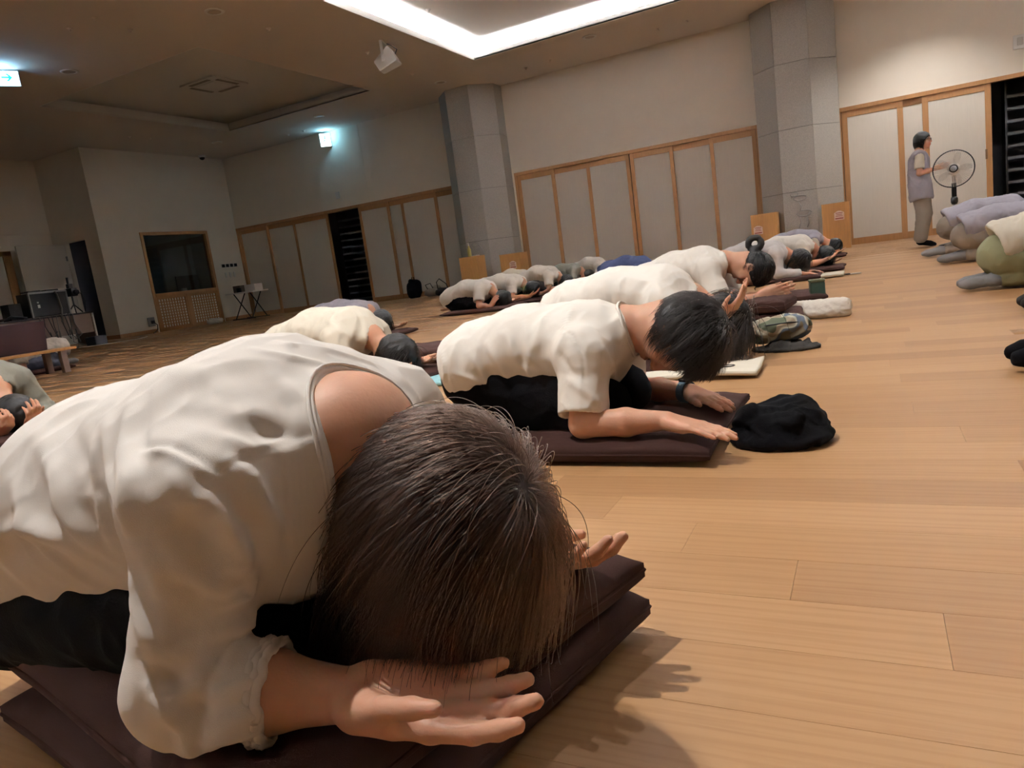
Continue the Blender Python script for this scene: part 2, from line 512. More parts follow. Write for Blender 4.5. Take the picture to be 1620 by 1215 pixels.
# sliding doors
def bay_trim(n, a, b_):
    bm = BM(); box(bm, (a - .06, Y1 - .02, DH), (b_ + .06, Y1 + .14, DH + .075)); box(bm, (a - .06, Y1 - .015, 0), (a, Y1 + .14, DH)); box(bm, (b_, Y1 - .015, 0), (b_ + .06, Y1 + .14, DH))
    struct('trim_bay_%d' % n, bm, M_WOOD)
DN = [0]
def door(a, b_, track, s=.085):
    DN[0] += 1
    y = Y1 + .012 + track * .05
    root = empty('door_%d' % DN[0], ((a + b_) / 2, y, 0)); root['kind'] = 'structure'
    hw = (b_ - a) / 2
    for nm, p, q in (('stile', (-hw, 0, .0), (-hw + s, .038, DH)), ('stile', (hw - s, 0, 0), (hw, .038, DH)),
                     ('rail', (-hw + s, 0, 0), (hw - s, .038, .13)), ('rail', (-hw + s, 0, DH - .12), (hw - s, .038, DH))):
        bm = BM(); box(bm, p, q, .003); obj(nm, bm, M_WOOD, root)
    bm = BM(); box(bm, (-hw + s, .012, .13), (hw - s, .026, DH - .12)); obj('screen', bm, M_PAPER, root)
    return root
bay_trim(1, -17.13, -9.27); bay_trim(2, -7.62, -2.03); bay_trim(3, -.42, 7.6)
for d in ((-17.12, -15.93, 0), (-16.03, -14.86, 1), (-14.95, -13.62, 0), (-12.53, -11.5, 0), (-11.62, -11.0, 1), (-11.12, -9.98, 0), (-10.08, -9.28, 1)): door(*d)
for d in ((-7.62, -6.64, 0), (-6.74, -5.73, 1), (-5.83, -4.79, 0), (-4.77, -3.79, 0), (-3.9, -2.9, 1), (-3.0, -2.04, 0)): door(*d)
dd = [door(*d, s=.1) for d in ((-.41, .66, 0), (.56, 1.1, 1), (.98, 2.08, 0))]
bm = BM(); box(bm, (.44, -.006, 1.28), (.475, 0, 1.46), .004); obj('recessed_pull', bm, mat('brass_dark', (96, 66, 36), .4), dd[2])
# shoe racks in the dark lobby
M_RACK = mat('rack_metal', (104, 106, 112), .5, metal=.2)
def rack(x0, x1, n, label):
    yb = Y1 + .95
    r = empty('shoe_rack', ((x0 + x1) / 2, yb, 0), 0, label, 'rack')
    hw = (x1 - x0) / 2
    for i in range(n):
        bm = BM(); z = .12 + i * 2.5 / n
        box(bm, (-hw, -.2, z), (hw, .2, z + .025)); box(bm, (-hw, -.21, z - .02), (hw, -.2, z + .03)); obj('shelf', bm, M_RACK, r)
    for x in np.linspace(-hw, hw, max(2, int((x1 - x0) / .8) + 1)):
        bm = BM(); box(bm, (x - .015, -.215, 0), (x + .015, .2, 2.68)); obj('upright', bm, M_BLKMET, r)
rack(-13.9, -11.9, 13, 'dark metal shoe rack seen through the gap between the left sliding doors')
rack(2.4, 5.6, 11, 'black metal shoe rack in the dark opening behind the standing fan')
# ------------------------------------------------------------------ booth window in the end wall
M_GLASS = bpy.data.materials.new('booth_glass'); M_GLASS.use_nodes = True
def _glass(m):
    nt = m.node_tree; N = nt.nodes.new
    nt.nodes.remove(nt.nodes['Principled BSDF'])
    g = N('ShaderNodeBsdfGlossy'); g.inputs['Roughness'].default_value = .04
    t = N('ShaderNodeBsdfTransparent'); t.inputs[0].default_value = (.82, .86, .88, 1)
    f = N('ShaderNodeFresnel'); f.inputs[0].default_value = 1.5
    x = N('ShaderNodeMixShader'); nt.links.new(f.outputs[0], x.inputs[0]); nt.links.new(t.outputs[0], x.inputs[1]); nt.links.new(g.outputs[0], x.inputs[2])
    nt.links.new(x.outputs[0], nt.nodes['Material Output'].inputs[0])
_glass(M_GLASS)
win = empty('window_1', (X0, (WY0 + WY1) / 2, 0)); win['kind'] = 'structure'
hw = (WY1 - WY0) / 2
for nm, a, b_ in (('frame_post', (-.1, -hw, 0), (.03, -hw + .08, 2.66)), ('frame_post', (-.1, hw - .08, 0), (.03, hw, 2.66)),
                  ('frame_rail', (-.1, -hw + .08, 2.58), (.03, hw - .08, 2.66)), ('frame_rail', (-.1, -hw + .08, .93), (.04, hw - .08, 1.02))):
    bm = BM(); box(bm, a, b_, .004); obj(nm, bm, M_WOOD, win)
bm = BM(); box(bm, (-.06, -hw + .08, 1.02), (-.052, hw - .08, 2.58)); obj('pane', bm, M_GLASS, win)
for s in (-1, 1):
    y0, y1 = (-hw + .08, -.05) if s < 0 else (.05, hw - .08)
    bm = BM(); box(bm, (-.02, y0, .06), (-.008, y1, .93)); lp = obj('lattice_panel', bm, M_PAPER, win)
    bm = BM(); n = 10
    for a, b_ in ((y0, y0 + .06), (y1 - .06, y1)): box(bm, (-.04, a, .0), (.022, b_, .93))
    for a, b_ in ((.0, .1), (.86, .93)): box(bm, (-.04, y0, a), (.022, y1, b_))
    for k in range(1, n): 
        y = y0 + .06 + (y1 - y0 - .12) * k / n; box(bm, (-.02, y - .016, .1), (.008, y + .016, .86))
    obj('lattice', bm, M_WOOD, lp)
    bm = BM()
    for k in range(1, n):
        z = .1 + .76 * k / n; box(bm, (-.02, y0 + .06, z - .014), (.010, y1 - .06, z + .014))
    obj('lattice', bm, M_WOOD, lp)
bm = BM(); box(bm, (-.05, -.05, 0), (.03, .05, .93), .003); obj('frame_post', bm, M_WOOD, win)
bm = BM()
box(bm, (X0 - 2.6, 12.6, 0), (X0 - 2.55, 15.9, 2.9)); box(bm, (X0 - 2.55, 12.55, 0), (X0 - TH, 12.6, 2.9)); box(bm, (X0 - 2.55, 15.9, 0), (X0 - TH, 15.95, 2.9)); box(bm, (X0 - 2.55, 12.6, 2.86), (X0 - TH, 15.9, 2.9)); box(bm, (X0 - 1.6, 13.9, 0), (X0 - 1.5, 15.9, 2.86))
struct('wall_booth', bm, mat('booth_wall', (120, 126, 128), .8))
bm = BM(); box(bm, (X0 - .75, 12.7, .9), (X0 - .16, 15.8, .96)); struct('trim_booth_counter', bm, M_WOOD)
mo = empty('monitor', (X0 - .45, 14.65, .96), 0, 'black monitor on the counter behind the booth glass', 'monitor')
bm = BM(); box(bm, (-.02, -.38, .05), (.02, .38, .5), .01); obj('screen', bm, M_BLACK, mo)
bm = BM(); box(bm, (-.08, -.12, 0), (.08, .12, .02)); box(bm, (-.02, -.03, .02), (0, .03, .1)); obj('stand', bm, M_BLACK, mo)
bm = BM(); box(bm, (X0 - .3, 13.2, .96), (X0 - .2, 13.55, 1.03), .006); tag(obj('paper_tray', bm, M_WHITE), 'white paper tray at the left end of the booth counter', 'tray')
bm = BM(); box(bm, (X0 - .25, 14.22, .96), (X0 - .17, 14.36, 1.1), .006); tag(obj('tissue_box', bm, M_WHITE), 'small white box standing before the monitor on the booth counter', 'box')

# four thermostats, outlet, sensors
for i in range(4):
    y = 15.63 + i * .155
    t = empty('thermostat', (X0 + .001, y, 1.62), 0, ('leftmost', 'second', 'third', 'rightmost')[i] + ' black thermostat from the left in the row beside the booth window', 'thermostat', 'thermostats by the booth window')
    bm = BM(); box(bm, (0, -.06, -.05), (.02, .06, .05), .004); obj('cover', bm, M_WHITE, t)
    bm = BM(); box(bm, (.02, -.055, -.045), (.026, .055, .045), .002); obj('screen', bm, M_BLACK, t)
for i in range(3):
    bm = BM(); y = 15.68 + i * .16; box(bm, (X0, y - .03, 1.27), (X0 + .02, y + .03, 1.42), .004)
    tag(obj('wall_dial', bm, M_WHITE), ('left', 'middle', 'right')[i] + ' white control plate under the row of black thermostats', 'switch', 'control plates under the thermostats')
t = empty('wall_outlet', (X0 + .001, 12.87, .3), 0, 'grey wall outlet with a black plug left of the booth lattice', 'outlet')
bm = BM(); box(bm, (0, -.1, -.12), (.03, .1, .12), .005); obj('plate', bm, M_GREYMET, t)
bm = BM(); box(bm, (.03, -.02, -.05), (.07, .07, .03), .005); obj('plug', bm, M_BLACK, t)
bm = BM(); tube(bm, [(.06, .04, -.02), (.1, .1, -.1), (.1, .08, -.22), (.2, -.1, -.285), (.35, -.25, -.29)], .012, 6); obj('cord', bm, M_BLACK, t)

# collection boxes at the columns
M_SIGN = mat('sign_card', (226, 206, 196), .6); M_INK = mat('sign_ink', (150, 74, 66), .7)
def cbox(x0, x1, y, h, label, sign=True, d=.42, slot=True):
    r = empty('wooden_box', ((x0 + x1) / 2, y, 0), 0, label, 'box')
    hw = (x1 - x0) / 2
    bm = BM(); box(bm, (-hw, 0, 0), (hw, d, h), .006); obj('body', bm, M_BOXW, r)
    bm = BM(); box(bm, (-hw - .004, -.004, h - .0), (hw + .004, d, h + .016), .004)
    lid = obj('lid', bm, M_BOXW, r)
    bm = BM(); box(bm, (-.001 - hw * .12, -.004, .002), (-hw * .12 + .002, 0, h - .01)); obj('board_joint', bm, M_WOOD, r)
    if sign:
        bm = BM(); s = .085; cx, cz = sign
        poly_slab(bm, [(cx - s, -.001, cz - s), (cx + s, -.001, cz - s), (cx + s, -.001, cz + s * .6), (cx + s * .3, -.001, cz + s), (cx - s * .3, -.001, cz + s), (cx - s, -.001, cz + s * .6)], (0, -1, 0), .004)
        sg = obj('sign', bm, M_SIGN, r)
        bm = BM()
        for k, (ww, hh, zz) in enumerate(((.06, .012, .045), (.05, .01, .015), (.06, .01, -.012), (.07, .022, -.055))):
            box(bm, (cx - ww, -.0065, cz + zz - hh / 2), (cx + ww, -.005, cz + zz + hh / 2))
        obj('lettering', bm, M_INK, sg)
    return r
cbox(-.80, -.33, 15.05, .84, 'tall wooden box with a pink sign right of the right granite column', sign=(.06, .62))
cbox(-2.12, -1.62, 15.3, .84, 'small wooden box with a sign left of the right granite column', sign=(-.12, .55))
cbox(-8.52, -8.06 + .0, 14.6, .82, 'wooden box carrying a yellow bottle before the left granite column', sign=None)
cbox(-7.62, -7.1, 14.9, .76, 'wooden box with a white sign right of the left granite column', sign=(.06, .52))
t = empty('bottle', (-8.33, 14.8, .836), 0, 'pale yellow bottle standing on a wooden box by the left column', 'bottle')
bm = BM(); lathe(bm, [(.04, 0), (.045, .02), (.045, .16), (.02, .21), (.016, .25)], 14); obj('body', bm, mat('yellow_plastic', (206, 198, 120), .4), t, True)
bm = BM(); lathe(bm, [(.018, .25), (.018, .28), (.006, .285), (.006, .31)], 10); box(bm, (-.035, -.008, .30), (.012, .008, .318)); obj('pump', bm, M_WHITE, t)
bm = BM(); box(bm, (-8.22, 14.68, .836), (-8.1, 14.85, .85), .003); tag(obj('paper_pad', bm, M_WHITE), 'white paper pad lying beside the bottle on the wooden box', 'pad')

# bags by the left doors
def blob(name, pts, m, label, cat, loc, rz=0, group=None, amp=.02, seed=1):
    """soft bag: superellipsoid shells merged"""
    bm = BM()
    rs = np.random.default_rng(seed)
    for (c, r, e) in pts:
        bb = bmesh.new(); bmesh.ops.create_uvsphere(bb, u_segments=20, v_segments=12, radius=1)
        ph = rs.uniform(0, 6, 6)
        for v in bb.verts:
            p = v.co
            q = Vector((math.copysign(abs(p.x) ** e, p.x), math.copysign(abs(p.y) ** e, p.y), math.copysign(abs(p.z) ** e, p.z)))
            k = 1 + amp * 4 * (math.sin(5 * p.x + ph[0] + 3 * p.z) * math.sin(4 * p.y + ph[1]) + .5 * math.sin(9 * p.z + ph[2] + 4 * p.x))
            v.co = Vector((c[0] + q.x * r[0] * k, c[1] + q.y * r[1] * k, max(.001, c[2] + q.z * r[2] * k)))
        me = bpy.data.meshes.new('t'); bb.to_mesh(me); bb.free(); bm.from_mesh(me); bpy.data.meshes.remove(me)
    root = empty(name, loc, rz, label, cat, group)
    obj('bag_body', bm, m, root, True)
    return root
b1 = blob('backpack', [((0, 0, .23), (.2, .14, .26), .75), ((0, -.12, .13), (.14, .07, .13), .8)], M_BLKCL, 'black backpack standing on the floor against the left sliding doors', 'bag', (-10.75, 15.9, 0))
bm = BM(); tube(bm, [(-.03, 0, .47), (-.03, 0, .54), (.03, 0, .54), (.03, 0, .47)], .012, 6); obj('handle', bm, M_BLKCL, b1, True)
bm = BM(); tube(bm, [(.16, -.05, .42), (.24, -.06, .25), (.2, -.1, .03)], .018, 6); obj('strap', bm, M_BLKCL, b1, True)
b2 = blob('tote_bag', [((0, 0, .1), (.22, .14, .11), .7), ((.1, .02, .14), (.12, .1, .12), .7)], M_TAUPE, 'slumped grey tote bag on the floor beside the black backpack', 'bag', (-10.15, 15.85, 0), amp=.03)
bm = BM(); tube(bm, [(-.1, -.08, .18), (-.12, -.14, .3), (.02, -.12, .33), (.06, -.08, .2)], .012, 6); obj('handle', bm, M_CHAR, b2, True)
b3 = blob('shoulder_bag', [((0, 0, .09), (.2, .12, .1), .7)], M_CHAR, 'dark shoulder bag with a tall loop strap near the left column box', 'bag', (-9.62, 15.5, 0), amp=.03)
bm = BM(); tube(bm, [(-.15, 0, .12), (-.17, 0, .34), (-.08, 0, .42), (.1, 0, .28), (.16, 0, .12)], .012, 6); obj('strap', bm, M_CHAR, b3, True)
b4 = blob('plastic_bag', [((0, 0, .07), (.24, .14, .08), .8), ((.15, 0, .06), (.14, .1, .06), .8)], mat('plastic_film', (196, 194, 190), .3), 'crumpled white plastic bag on the floor in the left corner', 'bag', (-16.75, 14.55, 0), amp=.04)

# folding table with things on it, in the corner
ft = empty('folding_table', (-16.1, 15.3, 0), 0, 'white folding table with crossed black legs in the left corner', 'table')
bm = BM(); box(bm, (-.55, -.3, .74), (.55, .3, .775), .006); obj('tabletop', bm, M_WHITE, ft)
for s in (-1, 1):
    bm = BM(); x = .32 * s
    tube(bm, [(x, -.27, .02), (x, .22, .74)], .016, 6); obj('leg', bm, M_BLACK, ft)
    bm = BM(); tube(bm, [(x + .03, .27, .02), (x + .03, -.22, .74)], .016, 6); obj('leg', bm, M_BLACK, ft)
for s in (-1, 1):
    bm = BM(); tube(bm, [(-.45, s * .27, .016), (.45, s * .27, .016)], .015, 6); obj('foot_bar', bm, M_BLACK, ft)
bm = BM(); box(bm, (-16.4, 15.1, .776), (-16.12, 15.4, .97), .006); tag(obj('cardboard_box', bm, mat('dull_carton', (108, 96, 88), .8)), 'small dull brown carton on the folding table', 'box')
bm = BM(); box(bm, (-16.05, 15.2, .776), (-15.65, 15.5, .96), .006); tag(obj('white_carton', bm, M_WHITE), 'long white carton on the folding table beside the brown carton', 'box')
bm = BM(); box(bm, (-16.2, 15.03, .776), (-16.07, 15.1, .9), .01); tag(obj('hand_radio', bm, M_BLACK), 'black handset standing before the cartons on the folding table', 'radio')

# ------------------------------------------------------------------ alcove: doors, desk and gear
fr = empty('door_14', (XA + .02, 9.85, 0)); fr['kind'] = 'structure'
for a, b_ in (((0, .75, 0), (.06, .95, 2.5)), ((0, -.9, 0), (.06, -.75, 2.5)), ((0, -.9, 2.38), (.06, .95, 2.5))):
    bm = BM(); box(bm, a, b_, .004); obj('door_frame', bm, M_WOOD, fr)
bm = BM(); box(bm, (.005, -.75, 0), (.02, .75, 2.38)); obj('screen', bm, M_PAPER, fr)
dl = empty('door_15', (-18.0, YA - .02, 0)); dl['kind'] = 'structure'
bm = BM(); box(bm, (-.62, -1.22, .01), (-.575, -.0, 2.57), .004); obj('door_leaf', bm, M_PAPER, dl)
for z in (2.2, 1.4, .4):
    bm = BM(); box(bm, (-.575, -.05, z - .06), (-.555, -.01, z + .06)); obj('hinge', bm, M_GREYMET, dl)
bm = BM(); lathe(bm, [(.02, 0), (.02, .05), (.045, .06), (.045, .1), (.02, .11)], 14, (-.575, -.95, 1.0), (1, 0, 0)); obj('door_knob', bm, M_GREYMET, dl, True)
# desk runs along y
dk = empty('desk', (-15.95, 9.0, 0), 0, 'long dark topped desk carrying audio gear at the left wall', 'desk')
M_DESK = mat('desk_laminate', (128, 108, 96), .6); M_DTOP = mat('desk_top', (44, 40, 40), .5)
bm = BM(); box(bm, (-.45, -2.2, .72), (.25, 1.35, .755), .004); obj('desktop', bm, M_DTOP, dk)
bm = BM(); box(bm, (-.45, 1.3, 0), (.24, 1.345, .72), .003); obj('side_panel', bm, M_DESK, dk)
bm = BM(); box(bm, (.225, 1.32, 0), (.255, 1.352, .72), .003); obj('edge_strip', bm, M_WHITE, dk)
bm = BM(); box(bm, (.2, -2.15, .3), (.225, 1.3, .72)); obj('modesty_panel', bm, M_DESK, dk)
bm = BM(); box(bm, (.2, -2.15, .02), (.225, .55, .3)); obj('modesty_panel', bm, M_DESK, dk)
bm = BM(); box(bm, (-.45, -2.19, 0), (.24, -2.15, .72), .003); obj('side_panel', bm, M_DESK, dk)
# rack case
rc = empty('equipment_case', (-15.9, 9.5, .755), 0, 'black audio rack case with pale metal edges on the desk', 'case')
bm = BM(); box(bm, (-.3, -.42, .02), (.15, .36, .52), .004); obj('body', bm, M_BLACK, rc)
for a, b_ in (((.13, -.44, .5), (.17, .38, .54)), ((.13, -.44, 0), (.17, -.41, .52)), ((.13, .36, 0), (.17, .39, .52)), ((-.31, .36, .5), (.15, .38, .54))):
    bm = BM(); box(bm, a, b_); obj('edge_trim', bm, M_GREYMET, rc)
bm = BM(); box(bm, (.15, -.28, .2), (.155, -.23, .27)); box(bm, (.15, -.28, .3), (.155, -.245, .33)); obj('label_plate', bm, M_WHITE, rc)
for y in (-.28, .1):
    bm = BM(); box(bm, (-.2, y - .1, .54), (.1, y + .16, .57), .004); tag(obj('wireless_receiver', bm, M_BLACK), ('left' if y < 0 else 'right') + ' flat black receiver lying on top of the rack case', 'receiver', 'receivers on the rack case').location = (-15.9, 9.5, .756)
bm = BM(); box(bm, (-16.25, 8.75, .756), (-15.95, 9.0, 1.1), .006); tag(obj('side_speaker', bm, M_CHAR), 'dark grey amplifier box on the desk left of the rack case', 'box')
bm = BM(); tube(bm, [(-15.85, 8.4, .78), (-15.8, 8.6, .8), (-15.85, 8.7, .84), (-15.8, 8.85, .8), (-15.85, 9.0, .78)], .03, 6); tag(obj('cable_coil', bm, M_BLACK, None, True), 'black cable coil lying on the desk left of the rack case', 'cable')
ORD = ['leftmost', 'second', 'third', 'fourth', 'fifth', 'sixth', 'seventh', 'eighth', 'ninth', 'tenth', 'eleventh', 'twelfth', 'thirteenth', 'fourteenth', 'fifteenth', 'sixteenth']
for i in range(9):
    y = 9.15 + .09 * i; rs = random.Random(i)
    p = [(-15.675, y, .752), (-15.655, y + rs.uniform(-.03, .03), .55), (-15.64 + .02 * (i % 3), y + rs.uniform(-.07, .07), .3), (-15.62 + .03 * (i % 4), y + rs.uniform(-.12, .12), .12 + .1 * rs.random()), (-15.62 + .02 * (i % 3), y + rs.uniform(-.06, .1), .42)]
    if i % 3 == 0: p = p[:4] + [(-15.5, 9.6 + rs.uniform(-.2, .6), .02)]
    bm = BM(); tube(bm, p, .009, 5); tag(obj('hanging_cable', bm, M_BLACK if i % 4 else mat('grey_rubber', (110, 104, 98), .6), None, True), ORD[i] + ' thin cable from the left hanging below the rack case', 'cable', 'cables hanging before the desk')
bm = BM(); tube(bm, [(-15.72, 9.62, 1.26), (-15.66, 9.62, 1.2), (-15.67, 9.66, .9), (-15.66, 9.6, .6)], .02, 6); tag(obj('grey_cable', bm, mat('grey_rubber', (110, 104, 98), .6), None, True), 'thick grey cable running down the front of the rack case', 'cable')
# camera on small tripod
vc = empty('video_camera', (-15.95, 10.12, .755), 0, 'black video camera on a small tripod at the right end of the desk', 'camera')
for k in range(3):
    a = 2.1 * k + .4; bm = BM(); tube(bm, [(0, 0, .2), (.17 * math.cos(a), .17 * math.sin(a), .01)], .013, 6); obj('leg', bm, M_BLACK, vc)
bm = BM(); tube(bm, [(0, 0, .16), (0, 0, .38)], .018, 8); obj('pole', bm, M_BLACK, vc)
bm = BM(); box(bm, (-.13, -.07, .38), (.13, .07, .56), .015); box(bm, (-.06, -.05, .56), (.05, .05, .66), .012); obj('body', bm, M_BLACK, vc)
bm = BM(); lathe(bm, [(.05, 0), (.055, .03), (.055, .1), (.045, .11)], 16, (.12, 0, .46), (1, 0, 0)); obj('lens', bm, M_BLACK, vc, True)
bm = BM(); tube(bm, [(0, -.03, .62), (0, -.02, .8)], [.02, .025], 8); obj('microphone', bm, M_BLACK, vc, True)
bm = BM(); tube(bm, [(0, .07, .5), (.05, .2, .42), (.05, .24, .25), (.05, .2, .02)], .01, 6); obj('cord', bm, M_BLACK, vc, True)
bm = BM(); box(bm, (-15.58, 9.95, .0), (-15.25, 10.25, .2), .02); tag(obj('cable_bin', bm, mat('blue_grey_bin', (62, 66, 74), .6)), 'dark blue grey bin of cables under the desk end', 'bin')
bm = BM(); tube(bm, [(-15.5, 9.6, .01), (-15.0, 9.9, .008), (-14.7, 10.6, .008), (-15.2, 11.2, .008)], .008, 5); tag(obj('floor_cable', bm, M_WHITE, None, True), 'pale cable lying on the floor before the desk end', 'cable')

# fans
M_WIRE = mat('fan_wire', (205, 202, 196), .4)
M_BLADE = bpy.data.materials.new('clear_blade'); M_BLADE.use_nodes = True
_b = M_BLADE.node_tree.nodes['Principled BSDF']; _b.inputs['Base Color'].default_value = lin((214, 214, 210)); _b.inputs['Alpha'].default_value = .22; _b.inputs['Roughness'].default_value = .2
def fan(loc, face, hub_z, label, R=.235, rim=M_BLKMET, pole=M_BLACK, pole2=M_WHITE):
    f = empty('standing_fan', loc, 0, label, 'fan')
    d = Vector((math.cos(face), math.sin(face), 0)); s = Vector((-d.y, d.x, 0)); u = Vector((0, 0, 1)); c = u * hub_z + d * .1
    P = lambda a, r, h: c + d * h + (s * math.cos(a) + u * math.sin(a)) * r
    bm = BM(); tube(bm, [P(2 * math.pi * k / 40, R, .03) for k in range(41)], .008, 6, False); obj('rim', bm, rim, f, True)
    bm = BM()
    for k in range(56):
        a = 2 * math.pi * k / 56
        tube(bm, [P(a, .05, .085), P(a + .12, R * .6, .075), P(a + .2, R, .035)], .0016, 4, False)
        tube(bm, [P(a, .05, -.055), P(a, R * .7, -.045), P(a, R, .02)], .0016, 4, False)
    g = obj('guard', bm, M_WIRE, f); g['kind'] = 'stuff'
    for b_ in range(5):
        bm = BM(); n = 8; grid = []
        for i in range(n):
            r = .035 + (R - .06) * i / (n - 1); wd = .55 * math.sin(math.pi * min(.95, .25 + .7 * i / (n - 1))) + .12
            grid.append([P(b_ * 2 * math.pi / 5 + (j / 4 - .5) * wd, r, .02 + .05 * (j / 4 - .5)) for j in range(5)])
        vs = [[bm.verts.new(p) for p in row] for row in grid]
        for i in range(n - 1):
            for j in range(4): bm.faces.new((vs[i][j], vs[i][j + 1], vs[i + 1][j + 1], vs[i + 1][j]))
        bmesh.ops.solidify(bm, geom=bm.faces[:], thickness=.003)
        obj('blade', bm, M_BLADE, f, True)
    bm = BM(); lathe(bm, [(.052, .07), (.052, .095), (.046, .1), (.03, .1)], 24, c, d); hub = obj('hub_cap', bm, M_BLKMET, f, True)
    bm = BM(); lathe(bm, [(.038, .1), (.038, .103), (.01, .104)], 20, c, d); obj('badge', bm, mat('badge_silver', (150, 156, 166), .4), hub, True)
    bm = BM(); lathe(bm, [(.05, -.22), (.075, -.18), (.08, -.08), (.05, -.05)], 20, c, d); obj('motor', bm, pole2, f, True)
    bm = BM(); box(bm, (-.028, -.03, hub_z - .36), (.028, .03, hub_z - .18), .006); obj('control_panel', bm, pole, f)
    bm = BM(); tube(bm, [(0, 0, hub_z - .2), (0, 0, hub_z - .02)], .022, 10); obj('neck', bm, pole2, f)
    bm = BM(); lathe(bm, [(.03, hub_z - .46), (.042, hub_z - .43), (.042, hub_z - .38), (.03, hub_z - .36)], 14); obj('knob', bm, pole, f, True)
    bm = BM(); tube(bm, [(0, 0, .03), (0, 0, hub_z - .4)], .014, 10); obj('pole', bm, M_GREYMET, f)
    bm = BM(); lathe(bm, [(.2, 0), (.2, .015), (.17, .03), (.04, .05)], 32); obj('base', bm, pole, f, True)
    return f
fan((1.02, 11.5, 0), -1.65, 1.0, 'white and black standing fan in front of the woman on her feet')
fan((-13.3, 6.4, 0), -.35, .98, 'pale standing fan before the desk at the left edge', .26, mat('pale_rim', (150, 144, 136), .4), M_GREYMET, mat('pale_grey_plastic', (170, 166, 160), .5))

# low table with the laptop
lt = empty('low_table', (-8.55, 4.35, 0), 0, 'long low wooden table under the maroon laptop', 'table')
bm = BM(); box(bm, (-.22, -1.3, .255), (.22, .85, .285), .004); obj('tabletop', bm, M_BOXW, lt)
for x in (-.2, .12):
    for y in (-1.2, .68):
        bm = BM(); box(bm, (x, y, 0), (x + .06, y + .07, .255), .003); obj('leg', bm, M_DESK, lt)
lp = empty('laptop', (-8.62, 4.72, .285), 0, 'open maroon laptop seen from its back on the low table', 'laptop')
bm = BM(); box(bm, (-.22, -.3, 0), (.02, .3, .018), .004); obj('base', bm, M_BLACK, lp)
bm = BM(); obox(bm, (.06, 0, .17), ((math.cos(.2), 0, -math.sin(.2)), (0, 1, 0), (math.sin(.2), 0, math.cos(.2))), (.008, .3, .17), .004); obj('lid', bm, mat('maroon_lid', (46, 26, 32), .5), lp)

# ------------------------------------------------------------------ ceiling fittings
ac = 0
for (cx, cy, lab) in ((-12.03, 11.64, 'square air conditioner cassette in the unlit ceiling recess'), (-4.88, 11.64, 'square air conditioner cassette in the bright ceiling recess')):
    a = empty('air_conditioner', (cx, cy, ZC + .27), 0, lab, 'air conditioner')
    bm = BM(); box(bm, (-.48, -.48, -.035), (.48, .48, 0), .01); obj('panel', bm, M_COVE, a)
    for q in range(4):
        c_, s_ = math.cos(q * math.pi / 2), math.sin(q * math.pi / 2)
        bm = BM(); obox(bm, (c_ * .38, s_ * .38, -.038), ((c_, s_, 0), (-s_, c_, 0), (0, 0, 1)), (.04, .28, .005)); obj('louvre', bm, mat('vent_slot', (168, 160, 150), .7), a)
    bm = BM(); box(bm, (-.26, -.26, -.045), (.26, .26, -.034), .006); obj('grille', bm, M_COVE, a)
DL = [(-4.80, 14.57, 'round ceiling downlight nearest the long wall between the two columns'), (-8.44, 8.44, 'large round downlight at the top edge between the two recesses'), (-8.46, 14.82, 'round downlight on the ceiling just before the left column'),
      (-12.04, 8.5, 'round downlight near the upper exit sign'), (-12.04, 14.83, 'round downlight above the far exit sign'), (-15.6, 8.6, 'faint round downlight left of the unlit recess'), (-15.4, 14.6, 'faint round downlight beside the dome camera')]
LITL = [s[3] for s in SPOTS]
for x, y, lab in DL + [(s[0], s[1], s[3]) for s in SPOTS]:
    d_ = empty('downlight', (x, y, ZC), 0, lab, 'light', 'lit downlights over the hall' if lab in LITL else None)
    bm = BM(); lathe(bm, [(.095, .02), (.095, -.004), (.1, -.012), (.14, -.008), (.145, 0), (.14, .002)], 28); obj('ring', bm, M_COVE, d_, True)
    bm = BM(); lathe(bm, [(.094, -.007), (.094, -.003)], 24); obj('diffuser', bm, mat('dim_diffuser', (190, 176, 160), .5) if lab not in LITL else mat('lit_diffuser', (255, 236, 206), .5, emit=12), d_)
for qi, p in enumerate(((150, 28), (206, 47), (110, 45), (425, 45), (581, 83), (652, 117), (624, 166), (596, 174), (832, 107), (870, 95), (1042, 45), (1088, 32), (205, 216), (237, 219), (480, 207), (456, 213))):
    q = at(*p, z=ZC)
    bm = BM(); lathe(bm, [(.04, 0), (.04, -.006), (.015, -.012), (.013, -.03), (.02, -.034)], 12, tuple(q)); tag(obj('sprinkler_head', bm, M_CEIL, None, True), ['sprinkler head left of the large downlight at the top edge', 'small sensor dot between the exit sign and the top edge', 'tiny ceiling dot straight above the upper exit sign', 'sprinkler head right of the large downlight at the top edge', 'sprinkler head just left of the hung loudspeaker', 'small sensor dot just below the hung loudspeaker', 'sprinkler head between the left column and the exit sign', 'tiny ceiling dot left of the one before the left column', 'sprinkler head on the ceiling right of the left column', 'tiny dot near the wall right of the left column', 'sprinkler head in the middle between the two columns', 'tiny dot near the right column', 'left ceiling dot above the outer wall corner by the booth', 'right ceiling dot above the outer wall corner by the booth', 'right ceiling dot beside the far exit sign', 'left ceiling dot beside the far exit sign'][qi], 'sprinkler', 'small fittings on the ceiling')
q = at(677, 15, z=ZC + .27)
bm = BM(); lathe(bm, [(.05, 0), (.05, -.01), (.02, -.02), (.02, -.05)], 12, tuple(q)); tag(obj('smoke_detector', bm, M_WHITE, None, True), 'small white detector inside the bright ceiling recess', 'detector')
q = at(319, 246, z=ZC)
dc = empty('dome_camera', q, 0, 'black and white dome camera on the ceiling above the booth', 'camera')
bm = BM(); lathe(bm, [(.1, 0), (.1, -.05), (.08, -.06)], 20); obj('mount', bm, M_WHITE, dc, True)
bm = BM(); lathe(bm, [(.075, -.05), (.07, -.09), (.04, -.12), (.005, -.13)], 20); obj('dome', bm, M_BLACK, dc, True)
